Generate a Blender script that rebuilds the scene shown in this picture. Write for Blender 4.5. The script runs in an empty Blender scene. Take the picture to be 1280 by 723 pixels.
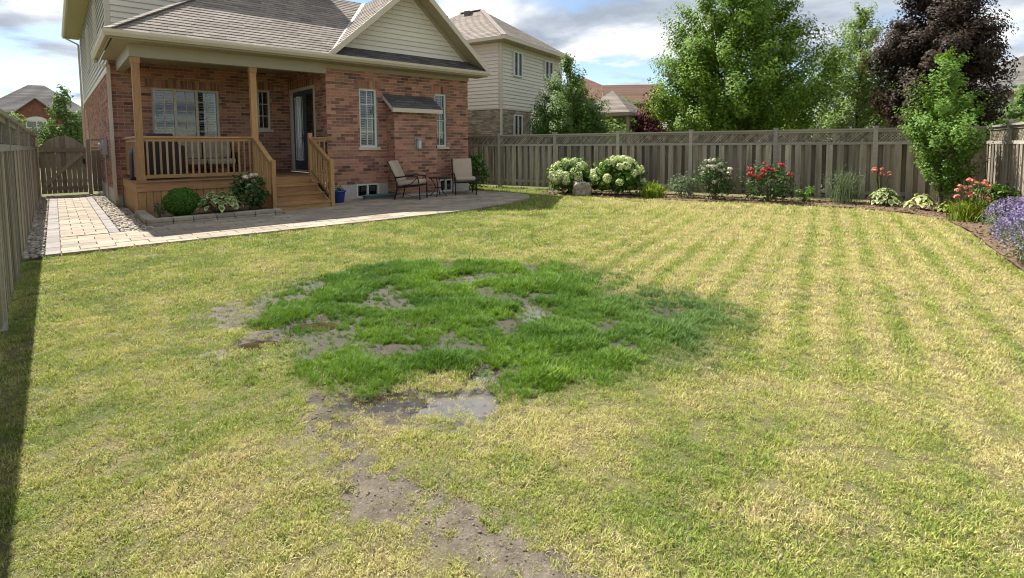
import bpy, bmesh, math, random
import numpy as np
from mathutils import Vector, Matrix
R = math.radians
random.seed(7); rng = np.random.default_rng(7)
sc = bpy.context.scene

# ------------------------------------------------------------------ camera
CAM_H = 1.5
cd = bpy.data.cameras.new('camera'); cam = bpy.data.objects.new('camera', cd)
sc.collection.objects.link(cam); sc.camera = cam
cd.sensor_width = 36; cd.lens = 36 * 646 / 1280; cd.clip_end = 3000; cd.clip_start = .05
cd.shift_y = -0.1048
cam.matrix_world = Matrix.Translation((0, 0, CAM_H)) @ Matrix.Rotation(R(90 - 4.02), 4, 'X') @ Matrix.Rotation(R(-0.34), 4, 'Z')

# the two frames of the place: the house (u along its front, v away from the yard) and the fence line
HOUSE = Vector((-4.96, 13.95, 0)); HROT = R(41.5)
FROT = R(-31.2)
MH = Matrix.Translation(HOUSE) @ Matrix.Rotation(HROT, 4, 'Z')
MF = Matrix.Rotation(FROT, 4, 'Z')

# ------------------------------------------------------------------ sky and sun
sun_dir = (MH.to_3x3() @ Vector((-.34, 3.04, 4.0))).normalized()
elev = math.asin(sun_dir.z); az = math.atan2(sun_dir.x, sun_dir.y)
w = bpy.data.worlds.new('World'); sc.world = w; w.use_nodes = True
nt = w.node_tree; nt.nodes.clear()
def N(t, **k):
    n = nt.nodes.new(t)
    for a, b in k.items(): setattr(n, a, b)
    return n
def L(a, b): nt.links.new(a, b)
sky = N('ShaderNodeTexSky', sky_type='NISHITA', sun_disc=False)
sky.sun_elevation = elev; sky.sun_rotation = az; sky.air_density = 1.0; sky.dust_density = .15; sky.ozone_density = 1.2
skym = N('ShaderNodeVectorMath', operation='SCALE'); skym.inputs['Scale'].default_value = .075
L(sky.outputs[0], skym.inputs[0])
tc = N('ShaderNodeTexCoord'); sep = N('ShaderNodeSeparateXYZ'); L(tc.outputs['Generated'], sep.inputs[0])
def M(op, a, b=None, c=None, clamp=False):
    n = N('ShaderNodeMath', operation=op); n.use_clamp = clamp
    for i, x in enumerate((a, b, c)):
        if x is None: continue
        if isinstance(x, (int, float)): n.inputs[i].default_value = x
        else: L(x, n.inputs[i])
    return n.outputs[0]
zz = M('ADD', M('MAXIMUM', sep.outputs[2], 0.0), .16)
comb = N('ShaderNodeCombineXYZ'); L(M('DIVIDE', sep.outputs[0], zz), comb.inputs[0]); L(M('DIVIDE', sep.outputs[1], zz), comb.inputs[1])
def cloudnoise(scale, off, detail=9, rough=.55, dist=.3):
    mp = N('ShaderNodeMapping'); mp.inputs['Location'].default_value = off; L(comb.outputs[0], mp.inputs[0])
    n = N('ShaderNodeTexNoise'); n.inputs['Scale'].default_value = scale; n.inputs['Detail'].default_value = detail
    n.inputs['Roughness'].default_value = rough; n.inputs['Distortion'].default_value = dist
    L(mp.outputs[0], n.inputs['Vector']); return n.outputs[0]
def ramp(x, pts):
    r = N('ShaderNodeValToRGB'); L(x, r.inputs[0]); el = r.color_ramp.elements
    while len(el) > len(pts): el.remove(el[0])
    while len(el) < len(pts): el.new(.5)
    for e, (p, c) in zip(el, pts): e.position = p; e.color = (*c, 1) if len(c) == 3 else c
    return r.outputs[0]
mask = ramp(cloudnoise(1.05, (3.1, 7.7, 0), 10, .58, .35), [(.43, (0, 0, 0)), (.53, (1, 1, 1))])
lum = ramp(cloudnoise(1.5, (1.3, 9.4, 4.0), 9, .56, .3), [(.36, (.20, .228, .272)), (.46, (.29, .318, .36)), (.53, (.42, .435, .455)), (.61, (.58, .58, .58))])
mx = N('ShaderNodeMix', data_type='RGBA'); L(mask, mx.inputs[0]); L(skym.outputs[0], mx.inputs[6]); L(lum, mx.inputs[7])
bg = N('ShaderNodeBackground'); L(mx.outputs[2], bg.inputs[0]); bg.inputs[1].default_value = 1.0
wo = N('ShaderNodeOutputWorld'); L(bg.outputs[0], wo.inputs[0])
sl = bpy.data.lights.new('sun', 'SUN'); so = bpy.data.objects.new('sun', sl); sc.collection.objects.link(so)
sl.energy = 4.9; sl.angle = R(.5); sl.color = (1, .955, .89)
so.rotation_euler = (-sun_dir).to_track_quat('-Z', 'Y').to_euler(); so.location = (0, 0, 30)
vs = sc.view_settings; vs.view_transform = 'Standard'; vs.look = 'None'; vs.gamma = 1; vs.exposure = 1.17; vs.use_curve_mapping = False
sc.cycles.filter_width = 1.1; sc.cycles.max_bounces = 6; sc.cycles.diffuse_bounces = 3; sc.cycles.glossy_bounces = 3
sc.cycles.transparent_max_bounces = 12; sc.cycles.transmission_bounces = 4
sc.cycles.caustics_reflective = False; sc.cycles.caustics_refractive = False

# ------------------------------------------------------------------ materials
def lin(r, g, b): return tuple(((x / 255) / 12.92 if x <= 10 else ((x / 255 + .055) / 1.055) ** 2.4) for x in (r, g, b))
def pmat(name, col, rough=.8, var=.18, scale=6, bump=.15, bscale=60, stretch=(1, 1, 1), island=0., hue=0., spec=.3, metal=0, col2=None, c2=(.45, .6), tr=0., attr=None, c2scale=2.0):
    m = bpy.data.materials.new(name); m.use_nodes = True
    t = m.node_tree; nd = t.nodes; lk = t.links.new; nd.clear()
    out = nd.new('ShaderNodeOutputMaterial'); b = nd.new('ShaderNodeBsdfPrincipled'); lk(b.outputs[0], out.inputs[0])
    b.inputs['Roughness'].default_value = rough; b.inputs['Specular IOR Level'].default_value = spec; b.inputs['Metallic'].default_value = metal
    tcn = nd.new('ShaderNodeTexCoord'); oi = nd.new('ShaderNodeObjectInfo'); ge = nd.new('ShaderNodeNewGeometry')
    add = nd.new('ShaderNodeVectorMath'); add.operation = 'ADD'
    sc_ = nd.new('ShaderNodeVectorMath'); sc_.operation = 'SCALE'; sc_.inputs['Scale'].default_value = 37.0
    cmb = nd.new('ShaderNodeCombineXYZ')
    for i in range(3): lk(oi.outputs['Random'], cmb.inputs[i])
    lk(cmb.outputs[0], sc_.inputs[0]); lk(tcn.outputs['Object'], add.inputs[0]); lk(sc_.outputs[0], add.inputs[1])
    mp = nd.new('ShaderNodeMapping'); mp.inputs['Scale'].default_value = stretch; lk(add.outputs[0], mp.inputs[0])
    def noise(s, d=4, r=.6):
        n = nd.new('ShaderNodeTexNoise'); n.inputs['Scale'].default_value = s; n.inputs['Detail'].default_value = d; n.inputs['Roughness'].default_value = r
        lk(mp.outputs[0], n.inputs['Vector']); return n.outputs[0]
    def math_(op, a, bb, clamp=False):
        n = nd.new('ShaderNodeMath'); n.operation = op; n.use_clamp = clamp
        for i, x in enumerate((a, bb)):
            if isinstance(x, (int, float)): n.inputs[i].default_value = x
            else: lk(x, n.inputs[i])
        return n.outputs[0]
    rnd = math_('FRACT', math_('ADD', ge.outputs['Random Per Island'], math_('MULTIPLY', oi.outputs['Random'], 7.31)), 0)
    # value factor
    v = math_('ADD', math_('MULTIPLY', math_('SUBTRACT', noise(scale), .5), 2 * var * 2), 1.0)
    if island: v = math_('MULTIPLY', v, math_('ADD', math_('MULTIPLY', math_('SUBTRACT', rnd, .5), 2 * island), 1.0))
    hs = nd.new('ShaderNodeHueSaturation'); lk(v, hs.inputs['Value']); hs.inputs['Color'].default_value = (*col, 1)
    if attr:
        an = nd.new('ShaderNodeAttribute'); an.attribute_name = attr; an.attribute_type = 'INSTANCER'; lk(an.outputs['Color'], hs.inputs['Color'])
    elif col2:
        mxn = nd.new('ShaderNodeMix'); mxn.data_type = 'RGBA'
        if isinstance(col2, tuple) and c2 == 'island':
            r2 = math_('FRACT', math_('MULTIPLY', rnd, 13.7), 0)
            mr = nd.new('ShaderNodeMapRange'); mr.inputs[1].default_value = .55; mr.inputs[2].default_value = .95; lk(r2, mr.inputs[0]); lk(mr.outputs[0], mxn.inputs[0])
        else:
            mr = nd.new('ShaderNodeMapRange'); mr.inputs[1].default_value = c2[0]; mr.inputs[2].default_value = c2[1]; lk(noise(c2scale, 6, .65), mr.inputs[0]); lk(mr.outputs[0], mxn.inputs[0])
        mxn.inputs[6].default_value = (*col, 1); mxn.inputs[7].default_value = (*col2, 1); lk(mxn.outputs[2], hs.inputs['Color'])
    if hue:
        lk(math_('ADD', math_('MULTIPLY', math_('SUBTRACT', math_('FRACT', math_('MULTIPLY', rnd, 5.3), 0), .5), 2 * hue), .5), hs.inputs['Hue'])
    lk(hs.outputs[0], b.inputs['Base Color'])
    if bump:
        bp = nd.new('ShaderNodeBump'); bp.inputs['Strength'].default_value = bump; bp.inputs['Distance'].default_value = .02
        lk(noise(bscale, 3), bp.inputs['Height']); lk(bp.outputs[0], b.inputs['Normal'])
    if tr:
        tl = nd.new('ShaderNodeBsdfTranslucent'); mxs = nd.new('ShaderNodeMixShader'); mxs.inputs[0].default_value = tr
        hs2 = nd.new('ShaderNodeHueSaturation'); hs2.inputs['Value'].default_value = 1.15; hs2.inputs['Saturation'].default_value = 1.1; hs2.inputs['Hue'].default_value = .49
        lk(hs.outputs[0], hs2.inputs['Color']); lk(hs2.outputs[0], tl.inputs[0])
        lk(b.outputs[0], mxs.inputs[1]); lk(tl.outputs[0], mxs.inputs[2]); lk(mxs.outputs[0], out.inputs[0])
    return m
MT = {}
MT['brick'] = pmat('brick', (.35, .165, .105), .85, .14, 9, .35, 90, island=.34, hue=.012, col2=(.16, .078, .058), c2='island')
MT['mortar'] = pmat('mortar', (.44, .38, .32), .95, .1, 12, .2, 80)
MT['tanbrick'] = pmat('tan_brick', (.31, .26, .195), .9, .15, 9, .3, 90, island=.35, hue=.01, col2=(.20, .165, .125), c2='island')
MT['siding'] = pmat('siding', (.53, .50, .425), .55, .04, 3, .05, 50, island=.03, spec=.35)
MT['sidinglt'] = pmat('siding_pale', (.64, .59, .49), .55, .04, 3, .05, 50, island=.03, spec=.35)
MT['trim'] = pmat('trim_taupe', (.33, .29, .215), .5, .04, 3, .03, 40)
MT['trimlt'] = pmat('trim_cream', (.52, .46, .36), .5, .04, 3, .03, 40)
MT['soffit'] = pmat('soffit', (.36, .31, .22), .6, .04, 3, .05, 40)
MT['white'] = pmat('white_vinyl', (.62, .61, .56), .45, .03, 3, .02, 40)
MT['shutter'] = pmat('white_shutter', (.72, .71, .68), .5, .03, 3, .02, 40)
MT['shingle'] = pmat('shingle', (.265, .228, .192), .95, .14, 30, .5, 160, island=.15, hue=.006, col2=(.20, .17, .142), c2='island')
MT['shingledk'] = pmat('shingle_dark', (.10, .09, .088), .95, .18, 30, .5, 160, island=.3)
MT['shinglebr'] = pmat('shingle_brown', (.17, .10, .07), .95, .15, 10, .4, 60, island=.25)
MT['shinglegr'] = pmat('shingle_grey', (.15, .14, .13), .95, .15, 10, .4, 60, island=.25)
MT['flash'] = pmat('flashing', (.36, .35, .33), .55, .05, 5, .02, 40)
MT['concrete'] = pmat('concrete', (.42, .40, .36), .9, .12, 5, .25, 50)
MT['cedar'] = pmat('cedar', (.36, .205, .082), .6, .26, 5, .3, 30, stretch=(6, 6, .6), island=.14, hue=.008, spec=.35)
MT['cedarh'] = pmat('cedar_flat', (.36, .205, .082), .6, .26, 5, .3, 30, stretch=(.6, 6, 6), island=.14, hue=.008, spec=.35)
MT['deck'] = pmat('deck_board', (.27, .16, .085), .7, .15, 5, .2, 30, stretch=(.6, 6, 6), island=.14)
MT['fence'] = pmat('fence_board', (.34, .30, .232), .9, .28, 4, .5, 30, stretch=(7, 7, .5), island=.5, hue=.014, col2=(.16, .125, .088), c2=(.42, .66))
MT['fencer'] = pmat('fence_rail', (.32, .29, .24), .9, .2, 4, .4, 30, stretch=(.5, 7, 7), island=.2, hue=.01)
MT['gate'] = pmat('gate_board', (.26, .215, .16), .9, .2, 4, .4, 30, stretch=(7, 7, .5), island=.25, hue=.01)
MT['paver'] = pmat('paver_tan', (.31, .255, .19), .9, .12, 8, .3, 90, island=.16, hue=.012, col2=(.255, .22, .17), c2='island')
MT['pavergr'] = pmat('paver_grey', (.245, .22, .20), .9, .12, 8, .3, 90, island=.14)
MT['sand'] = pmat('joint_sand', (.14, .115, .085), .95, .12, 20, .2, 100)
MT['stone'] = pmat('stone', (.30, .26, .20), .9, .2, 6, .5, 40, island=.2, hue=.01)
MT['pebble'] = pmat('pebble', (.36, .31, .245), .75, .15, 12, .2, 60, island=.45, hue=.02)
MT['mulch'] = pmat('mulch', (.135, .085, .055), .95, .35, 25, .9, 60, col2=(.22, .15, .10), c2=(.45, .7), c2scale=14)
MT['blackmetal'] = pmat('black_metal', (.028, .022, .018), .45, .1, 8, .05, 60, metal=.4)
MT['cushion'] = pmat('cushion', (.40, .315, .235), .9, .06, 6, .1, 200)
MT['greycush'] = pmat('grey_cushion', (.30, .29, .26), .9, .3, 5, .1, 100)
MT['cover'] = pmat('grill_cover', (.022, .026, .045), .55, .1, 6, .2, 20)
MT['bluepot'] = pmat('blue_glaze', (.012, .04, .20), .18, .15, 6, .03, 30, spec=.6)
MT['hose'] = pmat('hose', (.10, .16, .16), .5, .1, 6, .03, 30)
MT['bark'] = pmat('bark', (.085, .066, .05), .95, .25, 6, .8, 30, stretch=(3, 3, .6))
MT['dark'] = pmat('unlit_shade', (.02, .02, .022), .9, .1, 3, 0, 10)  # near-black colour paints the shade of unlit rooms and the underdeck void
MT['doorblue'] = pmat('door_paint', (.045, .065, .088), .4, .05, 4, .02, 30)
MT['meter'] = pmat('grey_metal', (.33, .34, .35), .4, .06, 5, .03, 30, metal=.3)
MT['lampglass'] = pmat('lantern_glass', (.55, .54, .48), .25, .05, 5, .02, 30)
MT['stem'] = pmat('stem', (.10, .12, .04), .8, .15, 8, .2, 40)
def leafm(n, c, isl=.35, hue=.02, tr=.38, rough=.55, c2=None): 
    return pmat(n, c, rough, .05, 2, 0, 10, island=isl, hue=hue, tr=tr, spec=.14, col2=c2, c2='island' if c2 else (.4, .6))
MT['maple'] = leafm('leaf_maple', (.12, .215, .03), c2=(.21, .315, .045), isl=.2, tr=.33)
MT['lightleaf'] = leafm('leaf_light', (.19, .28, .075), c2=(.27, .35, .11), isl=.2, tr=.33)
MT['darkleaf'] = leafm('leaf_mid', (.10, .175, .04), c2=(.17, .25, .06), isl=.2, tr=.33)
MT['purple'] = leafm('leaf_purple', (.042, .033, .024), hue=.02, tr=.3, isl=.25, c2=(.095, .055, .029))
MT['redleaf'] = leafm('leaf_red', (.10, .032, .03), tr=.3)
MT['crab'] = leafm('leaf_crab', (.12, .225, .04), c2=(.185, .285, .052), isl=.2, tr=.33)
MT['conif'] = leafm('leaf_left', (.12, .19, .055), c2=(.17, .24, .07))
MT['box'] = leafm('leaf_box', (.075, .165, .026), tr=.25)
MT['hydleaf'] = leafm('leaf_hydrangea', (.09, .17, .03), tr=.3)
MT['hydflower'] = leafm('hydrangea_bloom', (.56, .64, .30), isl=.14, hue=.010, tr=.2, c2=(.72, .74, .48))
MT['roseleaf'] = leafm('leaf_rose', (.065, .12, .035), tr=.25)
MT['whitebloom'] = leafm('white_bloom', (.72, .68, .56), isl=.12, hue=.01, tr=.2, c2=(.70, .55, .46))
MT['redbloom'] = leafm('red_bloom', (.50, .06, .07), isl=.25, hue=.012, tr=.2, c2=(.58, .17, .15))
MT['coral'] = leafm('coral_bloom', (.58, .22, .15), isl=.2, hue=.02, tr=.2, c2=(.60, .33, .28))
MT['daylily'] = leafm('leaf_daylily', (.17, .25, .03), tr=.35, c2=(.26, .32, .045))
MT['sage'] = leafm('leaf_sage', (.15, .20, .10), tr=.3)
MT['hosta'] = leafm('leaf_hosta', (.10, .19, .045), tr=.3, c2=(.15, .23, .06))
MT['hostaedge'] = leafm('leaf_hosta_edge', (.50, .52, .26), tr=.3, isl=.15)
MT['hostay'] = leafm('leaf_hosta_yellow', (.27, .33, .07), tr=.3, c2=(.40, .42, .16))
MT['lavleaf'] = leafm('leaf_lavender', (.13, .17, .10), tr=.25)
MT['lavbloom'] = leafm('lavender_bloom', (.24, .19, .34), isl=.3, hue=.015, tr=.2, c2=(.33, .27, .42))
MT['grass'] = pmat('grass_blade', (.2, .2, .1), .6, .06, 3, 0, 10, island=.32, hue=.014, tr=.3, spec=.25, attr='gc')
def glass(name, tint=(.9, .95, .95), refl=.12):
    m = bpy.data.materials.new(name); m.use_nodes = True; t = m.node_tree; nd = t.nodes; lk = t.links.new; nd.clear()
    out = nd.new('ShaderNodeOutputMaterial'); mixn = nd.new('ShaderNodeMixShader'); tr = nd.new('ShaderNodeBsdfTransparent'); gl = nd.new('ShaderNodeBsdfGlossy')
    tr.inputs[0].default_value = (*tint, 1); gl.inputs['Roughness'].default_value = .03
    fr = nd.new('ShaderNodeLayerWeight'); fr.inputs[0].default_value = .2
    mr = nd.new('ShaderNodeMapRange'); mr.inputs[3].default_value = refl; mr.inputs[4].default_value = .9; lk(fr.outputs['Fresnel'], mr.inputs[0])
    nz = nd.new('ShaderNodeTexNoise'); nz.inputs['Scale'].default_value = 1.5
    bp = nd.new('ShaderNodeBump'); bp.inputs['Strength'].default_value = .03; lk(nz.outputs[0], bp.inputs['Height']); lk(bp.outputs[0], gl.inputs['Normal'])
    lk(mr.outputs[0], mixn.inputs[0]); lk(tr.outputs[0], mixn.inputs[1]); lk(gl.outputs[0], mixn.inputs[2]); lk(mixn.outputs[0], out.inputs[0])
    return m
MT['glass'] = glass('window_glass', (.8, .84, .84), .05)

# ------------------------------------------------------------------ mesh helpers
def V3(*a): return Vector(a)
class MB:
    def __init__(s): s.v = []; s.f = []
    def poly(s, pts): 
        i = len(s.v); s.v += [tuple(p) for p in pts]; s.f.append(tuple(range(i, i + len(pts)))); return s
    def prism(s, pts, d, back=False):
        """pts: front polygon; extruded from pts-d to pts (d vector); front face normal along d"""
        n = len(pts); d = Vector(d); i = len(s.v)
        s.v += [tuple(Vector(p)) for p in pts] + [tuple(Vector(p) - d) for p in pts]
        s.f.append(tuple(range(i, i + n)))
        if back: s.f.append(tuple(range(i + 2 * n - 1, i + n - 1, -1)))
        for k in range(n):
            j = (k + 1) % n; s.f.append((i + j, i + k, i + n + k, i + n + j))
        return s
    def box(s, x0, x1, y0, y1, z0, z1):
        i = len(s.v)
        s.v += [(x, y, z) for z in (z0, z1) for y in (y0, y1) for x in (x0, x1)]
        for f in ((0, 2, 3, 1), (4, 5, 7, 6), (0, 1, 5, 4), (2, 6, 7, 3), (0, 4, 6, 2), (1, 3, 7, 5)): s.f.append(tuple(i + k for k in f))
        return s
    def bar(s, a, b, wx, wy, up=(0, 0, 1)):
        a = Vector(a); b = Vector(b); d = (b - a).normalized(); up = Vector(up)
        if abs(d.dot(up)) > .98: up = Vector((1, 0, 0))
        x = d.cross(up).normalized() * wx / 2; y = x.cross(d).normalized() * wy / 2
        i = len(s.v)
        for p in (a, b): s.v += [tuple(p - x - y), tuple(p + x - y), tuple(p + x + y), tuple(p - x + y)]
        for f in ((3, 2, 1, 0), (4, 5, 6, 7), (0, 1, 5, 4), (1, 2, 6, 5), (2, 3, 7, 6), (3, 0, 4, 7)): s.f.append(tuple(i + k for k in f))
        return s
    def tube(s, pts, rad, n=6, cap=True):
        pts = [Vector(p) for p in pts]; i0 = len(s.v)
        if isinstance(rad, (int, float)): rad = [rad] * len(pts)
        for k, p in enumerate(pts):
            d = (pts[min(k + 1, len(pts) - 1)] - pts[max(k - 1, 0)]).normalized()
            a = d.cross(Vector((.31, .17, .93) if abs(d.z) < .9 else (1, 0, 0))).normalized(); b = d.cross(a)
            for q in range(n):
                t = 2 * math.pi * q / n; s.v.append(tuple(p + (a * math.cos(t) + b * math.sin(t)) * rad[k]))
        for k in range(len(pts) - 1):
            for q in range(n):
                r = (q + 1) % n; s.f.append((i0 + k * n + q, i0 + k * n + r, i0 + (k + 1) * n + r, i0 + (k + 1) * n + q))
        if cap:
            s.f.append(tuple(i0 + q for q in range(n))[::-1]); s.f.append(tuple(i0 + (len(pts) - 1) * n + q for q in range(n)))
        return s
    def lathe(s, prof, n=16, c=(0, 0, 0)):
        i0 = len(s.v)
        for r, z in prof:
            for q in range(n):
                t = 2 * math.pi * q / n; s.v.append((c[0] + r * math.cos(t), c[1] + r * math.sin(t), c[2] + z))
        for k in range(len(prof) - 1):
            for q in range(n):
                r = (q + 1) % n; s.f.append((i0 + k * n + q, i0 + k * n + r, i0 + (k + 1) * n + r, i0 + (k + 1) * n + q))
        s.f.append(tuple(i0 + q for q in range(n))[::-1]); s.f.append(tuple(i0 + (len(prof) - 1) * n + q for q in range(n)))
        return s
    def mesh(s, name):
        me = bpy.data.meshes.new(name); me.from_pydata(s.v, [], s.f); me.update(); return me
    def build(s, name, mat, parent=None, bevel=0, smooth=False):
        me = s.mesh(name)
        if bevel:
            bm = bmesh.new(); bm.from_mesh(me); bmesh.ops.bevel(bm, geom=bm.edges[:] , offset=bevel, segments=2, affect='EDGES', profile=.6, clamp_overlap=True); bm.to_mesh(me); bm.free()
        if smooth:
            for p in me.polygons: p.use_smooth = True
        return link(name, me, mat, parent)
def link(name, me, mat, parent=None):
    if mat is not None and not me.materials: me.materials.append(MT[mat] if isinstance(mat, str) else mat)
    o = bpy.data.objects.new(name, me); sc.collection.objects.link(o)
    if parent: o.parent = parent
    return o
def npmesh(name, verts, k):
    """verts (n*k,3): faces of k consecutive verts"""
    me = bpy.data.meshes.new(name); nv = len(verts); nf = nv // k
    me.vertices.add(nv); me.vertices.foreach_set('co', np.ascontiguousarray(verts, dtype=np.float32).ravel())
    me.loops.add(nv); me.loops.foreach_set('vertex_index', np.arange(nv, dtype=np.int32))
    me.polygons.add(nf); me.polygons.foreach_set('loop_start', np.arange(0, nv, k, dtype=np.int32)); me.polygons.foreach_set('loop_total', np.full(nf, k, dtype=np.int32))
    me.update(calc_edges=True); return me
def tag(o, label=None, cat=None, group=None, kind=None):
    if label: o['label'] = label
    if cat: o['category'] = cat
    if group: o['group'] = group
    if kind: o['kind'] = kind
    return o
def thing(name, label, cat, mat4=None, loc=None, rz=0, group=None):
    o = bpy.data.objects.new(name, None); sc.collection.objects.link(o); o.empty_display_size = .2
    if mat4 is not None: o.matrix_world = mat4
    else: o.location = loc; o.rotation_euler = (0, 0, rz)
    return tag(o, label, cat, group)
def dup(root, parent=None, loc=None, rz=None):
    c = root.copy(); sc.collection.objects.link(c); c.parent = parent
    if loc is not None: c.location = loc
    if rz is not None: c.rotation_euler = (0, 0, rz)
    for ch in [x for x in sc.objects if x.parent == root]: dup(ch, c)
    return c
# ---- noise (numpy value noise)
def _hash(ix, iy, seed):
    h = (ix * 374761393 + iy * 668265263 + seed * 982451653) & 0xffffffff
    h = ((h ^ (h >> 13)) * 1274126177) & 0xffffffff
    return ((h ^ (h >> 16)) & 0xffff) / 65535.0
def vnoise(x, y, seed=0):
    ix = np.floor(x).astype(np.int64); iy = np.floor(y).astype(np.int64); fx = x - ix; fy = y - iy
    fx = fx * fx * (3 - 2 * fx); fy = fy * fy * (3 - 2 * fy)
    return (_hash(ix, iy, seed) * (1 - fx) + _hash(ix + 1, iy, seed) * fx) * (1 - fy) + (_hash(ix, iy + 1, seed) * (1 - fx) + _hash(ix + 1, iy + 1, seed) * fx) * fy
def fbm(x, y, s, seed=0, o=4):
    r = 0; a = 1; t = 0
    for k in range(o): r = r + a * vnoise(x / s * 2 ** k, y / s * 2 ** k, seed + k); t += a; a *= .55
    return r / t
def sstep(a, b, x): t = np.clip((x - a) / (b - a), 0, 1); return t * t * (3 - 2 * t)
# ---- pieces on a plane
def clip(poly, cv):
    out = poly
    for i in range(len(cv)):
        a = cv[i]; b = cv[(i + 1) % len(cv)]; inp = out; out = []
        if not inp: return []
        def side(p): return (b[0] - a[0]) * (p[1] - a[1]) - (b[1] - a[1]) * (p[0] - a[0])
        for j in range(len(inp)):
            p = inp[j]; q = inp[(j + 1) % len(inp)]; sp = side(p); sq = side(q)
            if sp >= 0: out.append(p)
            if (sp >= 0) != (sq >= 0):
                t = sp / (sp - sq); out.append((p[0] + t * (q[0] - p[0]), p[1] + t * (q[1] - p[1])))
    return out
def area(p): return abs(sum(p[i][0] * p[(i + 1) % len(p)][1] - p[(i + 1) % len(p)][0] * p[i][1] for i in range(len(p)))) / 2
def courses(poly, pw, ph, gap, holes=(), stag=.5, jit=0., rowjit=None, x0=None):
    """rectangular pieces in courses inside a convex polygon -> list of (poly2d, full, cx, cy)"""
    xs = [p[0] for p in poly]; ys = [p[1] for p in poly]; res = []
    y = min(ys); row = 0
    while y < max(ys) - .004:
        off = (stag * pw * (row % 2)) if not rowjit else random.random() * pw
        x = min(xs) - off - (pw if rowjit else 0)
        while x < max(xs):
            pwi = pw * (1 + random.uniform(-jit, jit)) if jit else pw
            r = [(x + gap / 2, y + gap / 2), (x + pwi - gap / 2, y + gap / 2), (x + pwi - gap / 2, y + ph - gap / 2), (x + gap / 2, y + ph - gap / 2)]
            segs = [(r, not jit)]
            for (a, b, c, d) in holes:
                ns = []
                for q, full in segs:
                    q0, q1, q2, q3 = q[0][0], q[1][0], q[0][1], q[2][1]
                    if q1 <= a or q0 >= b or q3 <= c + .002 or q2 >= d - .002: ns.append((q, full)); continue
                    if q2 < c: ns.append(([(q0, q2), (q1, q2), (q1, c), (q0, c)], False))
                    if q3 > d: ns.append(([(q0, d), (q1, d), (q1, q3), (q0, q3)], False))
                    lo, hi = max(q2, c), min(q3, d)
                    if q0 < a: ns.append(([(q0, lo), (a, lo), (a, hi), (q0, hi)], False))
                    if q1 > b: ns.append(([(b, lo), (q1, lo), (q1, hi), (b, hi)], False))
                segs = ns
            for q, full in segs:
                a0 = area(q); cq = clip(q, poly)
                if len(cq) > 2 and area(cq) > .0006:
                    full2 = full and abs(area(cq) - a0) < 1e-6
                    res.append((cq, full2, sum(p[0] for p in cq) / len(cq), sum(p[1] for p in cq) / len(cq)))
            x += pwi
        y += ph; row += 1
    return res
class Pieces:
    """collects pieces of one kind on several planes of one thing; the largest in view become objects, the rest one mesh"""
    def __init__(s): s.items = []
    def add(s, fr, pieces, th, lift=0., jit=0.):
        o, ex, ey = (Vector(a) for a in fr); n = ex.cross(ey)
        for p in pieces: s.items.append((o, ex, ey, n, p, th, lift, jit))
    def build(s, name, rest, mat, parent, world, limit=300, pw=.2, ph=.07):
        camp = Vector((0, 0, CAM_H)); sized = []
        for k, (o, ex, ey, n, (q, full, cx, cy), th, lift, jit) in enumerate(s.items):
            c = world @ (o + ex * cx + ey * cy); d = c - camp; nw = world.to_3x3() @ n
            vis = -d.normalized().dot(nw)
            sx = (c.x / c.y) if c.y > 0 else 9
            ok = full and vis > 0 and -1.0 < sx < 1.0 and (c.z - 1.5) / max(c.y, .1) < .27
            sized.append((vis * area(q) / d.length_squared if ok else -1, k))
        sized.sort(reverse=True); pick = {k for a, k in sized[:limit] if a > 0}
        mb = MB(); me = {}
        for k, (o, ex, ey, n, (q, full, cx, cy), th, lift, jit) in enumerate(s.items):
            dz = random.uniform(-jit, jit); up = n * (th + dz)
            if k in pick:
                w_ = round(q[1][0] - q[0][0], 4); h_ = round(q[2][1] - q[1][1], 4); key = (w_, h_, th, lift)
                if key not in me:
                    b = MB(); pts = [Vector((-w_ / 2, -h_ / 2, th + lift)), Vector((w_ / 2, -h_ / 2, th + lift)), Vector((w_ / 2, h_ / 2, th)), Vector((-w_ / 2, h_ / 2, th))]
                    b.prism(pts, (0, 0, th + .003)); me[key] = b.mesh(name)
                ob = link(name, me[key], mat, parent)
                m = Matrix((ex, ey, n)).transposed().to_4x4(); m.translation = o + ex * cx + ey * cy + n * dz
                ob.matrix_local = m
            else:
                ym = min(p[1] for p in q); yM = max(p[1] for p in q)
                pts = [o + ex * p[0] + ey * p[1] + up + n * (lift * (yM - p[1]) / max(yM - ym, .01)) for p in q]
                mb.prism(pts, n * (th + .003 + dz))
        if mb.v: tag(mb.build(rest, mat, parent), kind='stuff')
def boards(fr, poly, ph, mat, parent, name='siding_board', th=.006, lap=.028):
    """lap siding: every course is its own board"""
    o, ex, ey = (Vector(a) for a in fr); n = ex.cross(ey)
    ys = [p[1] for p in poly]; xs = [p[0] for p in poly]; y = min(ys)
    while y < max(ys) - .01:
        q = clip([(min(xs), y), (max(xs), y), (max(xs), y + ph + .004), (min(xs), y + ph + .004)], poly)
        if len(q) > 2 and area(q) > .004:
            ym = min(p[1] for p in q)
            pts = [o + ex * p[0] + ey * p[1] + n * (th + lap * max(0, 1 - (p[1] - y) / ph)) for p in q]
            MB().prism(pts, n * .004).build(name, mat, parent)
        y += ph
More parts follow.
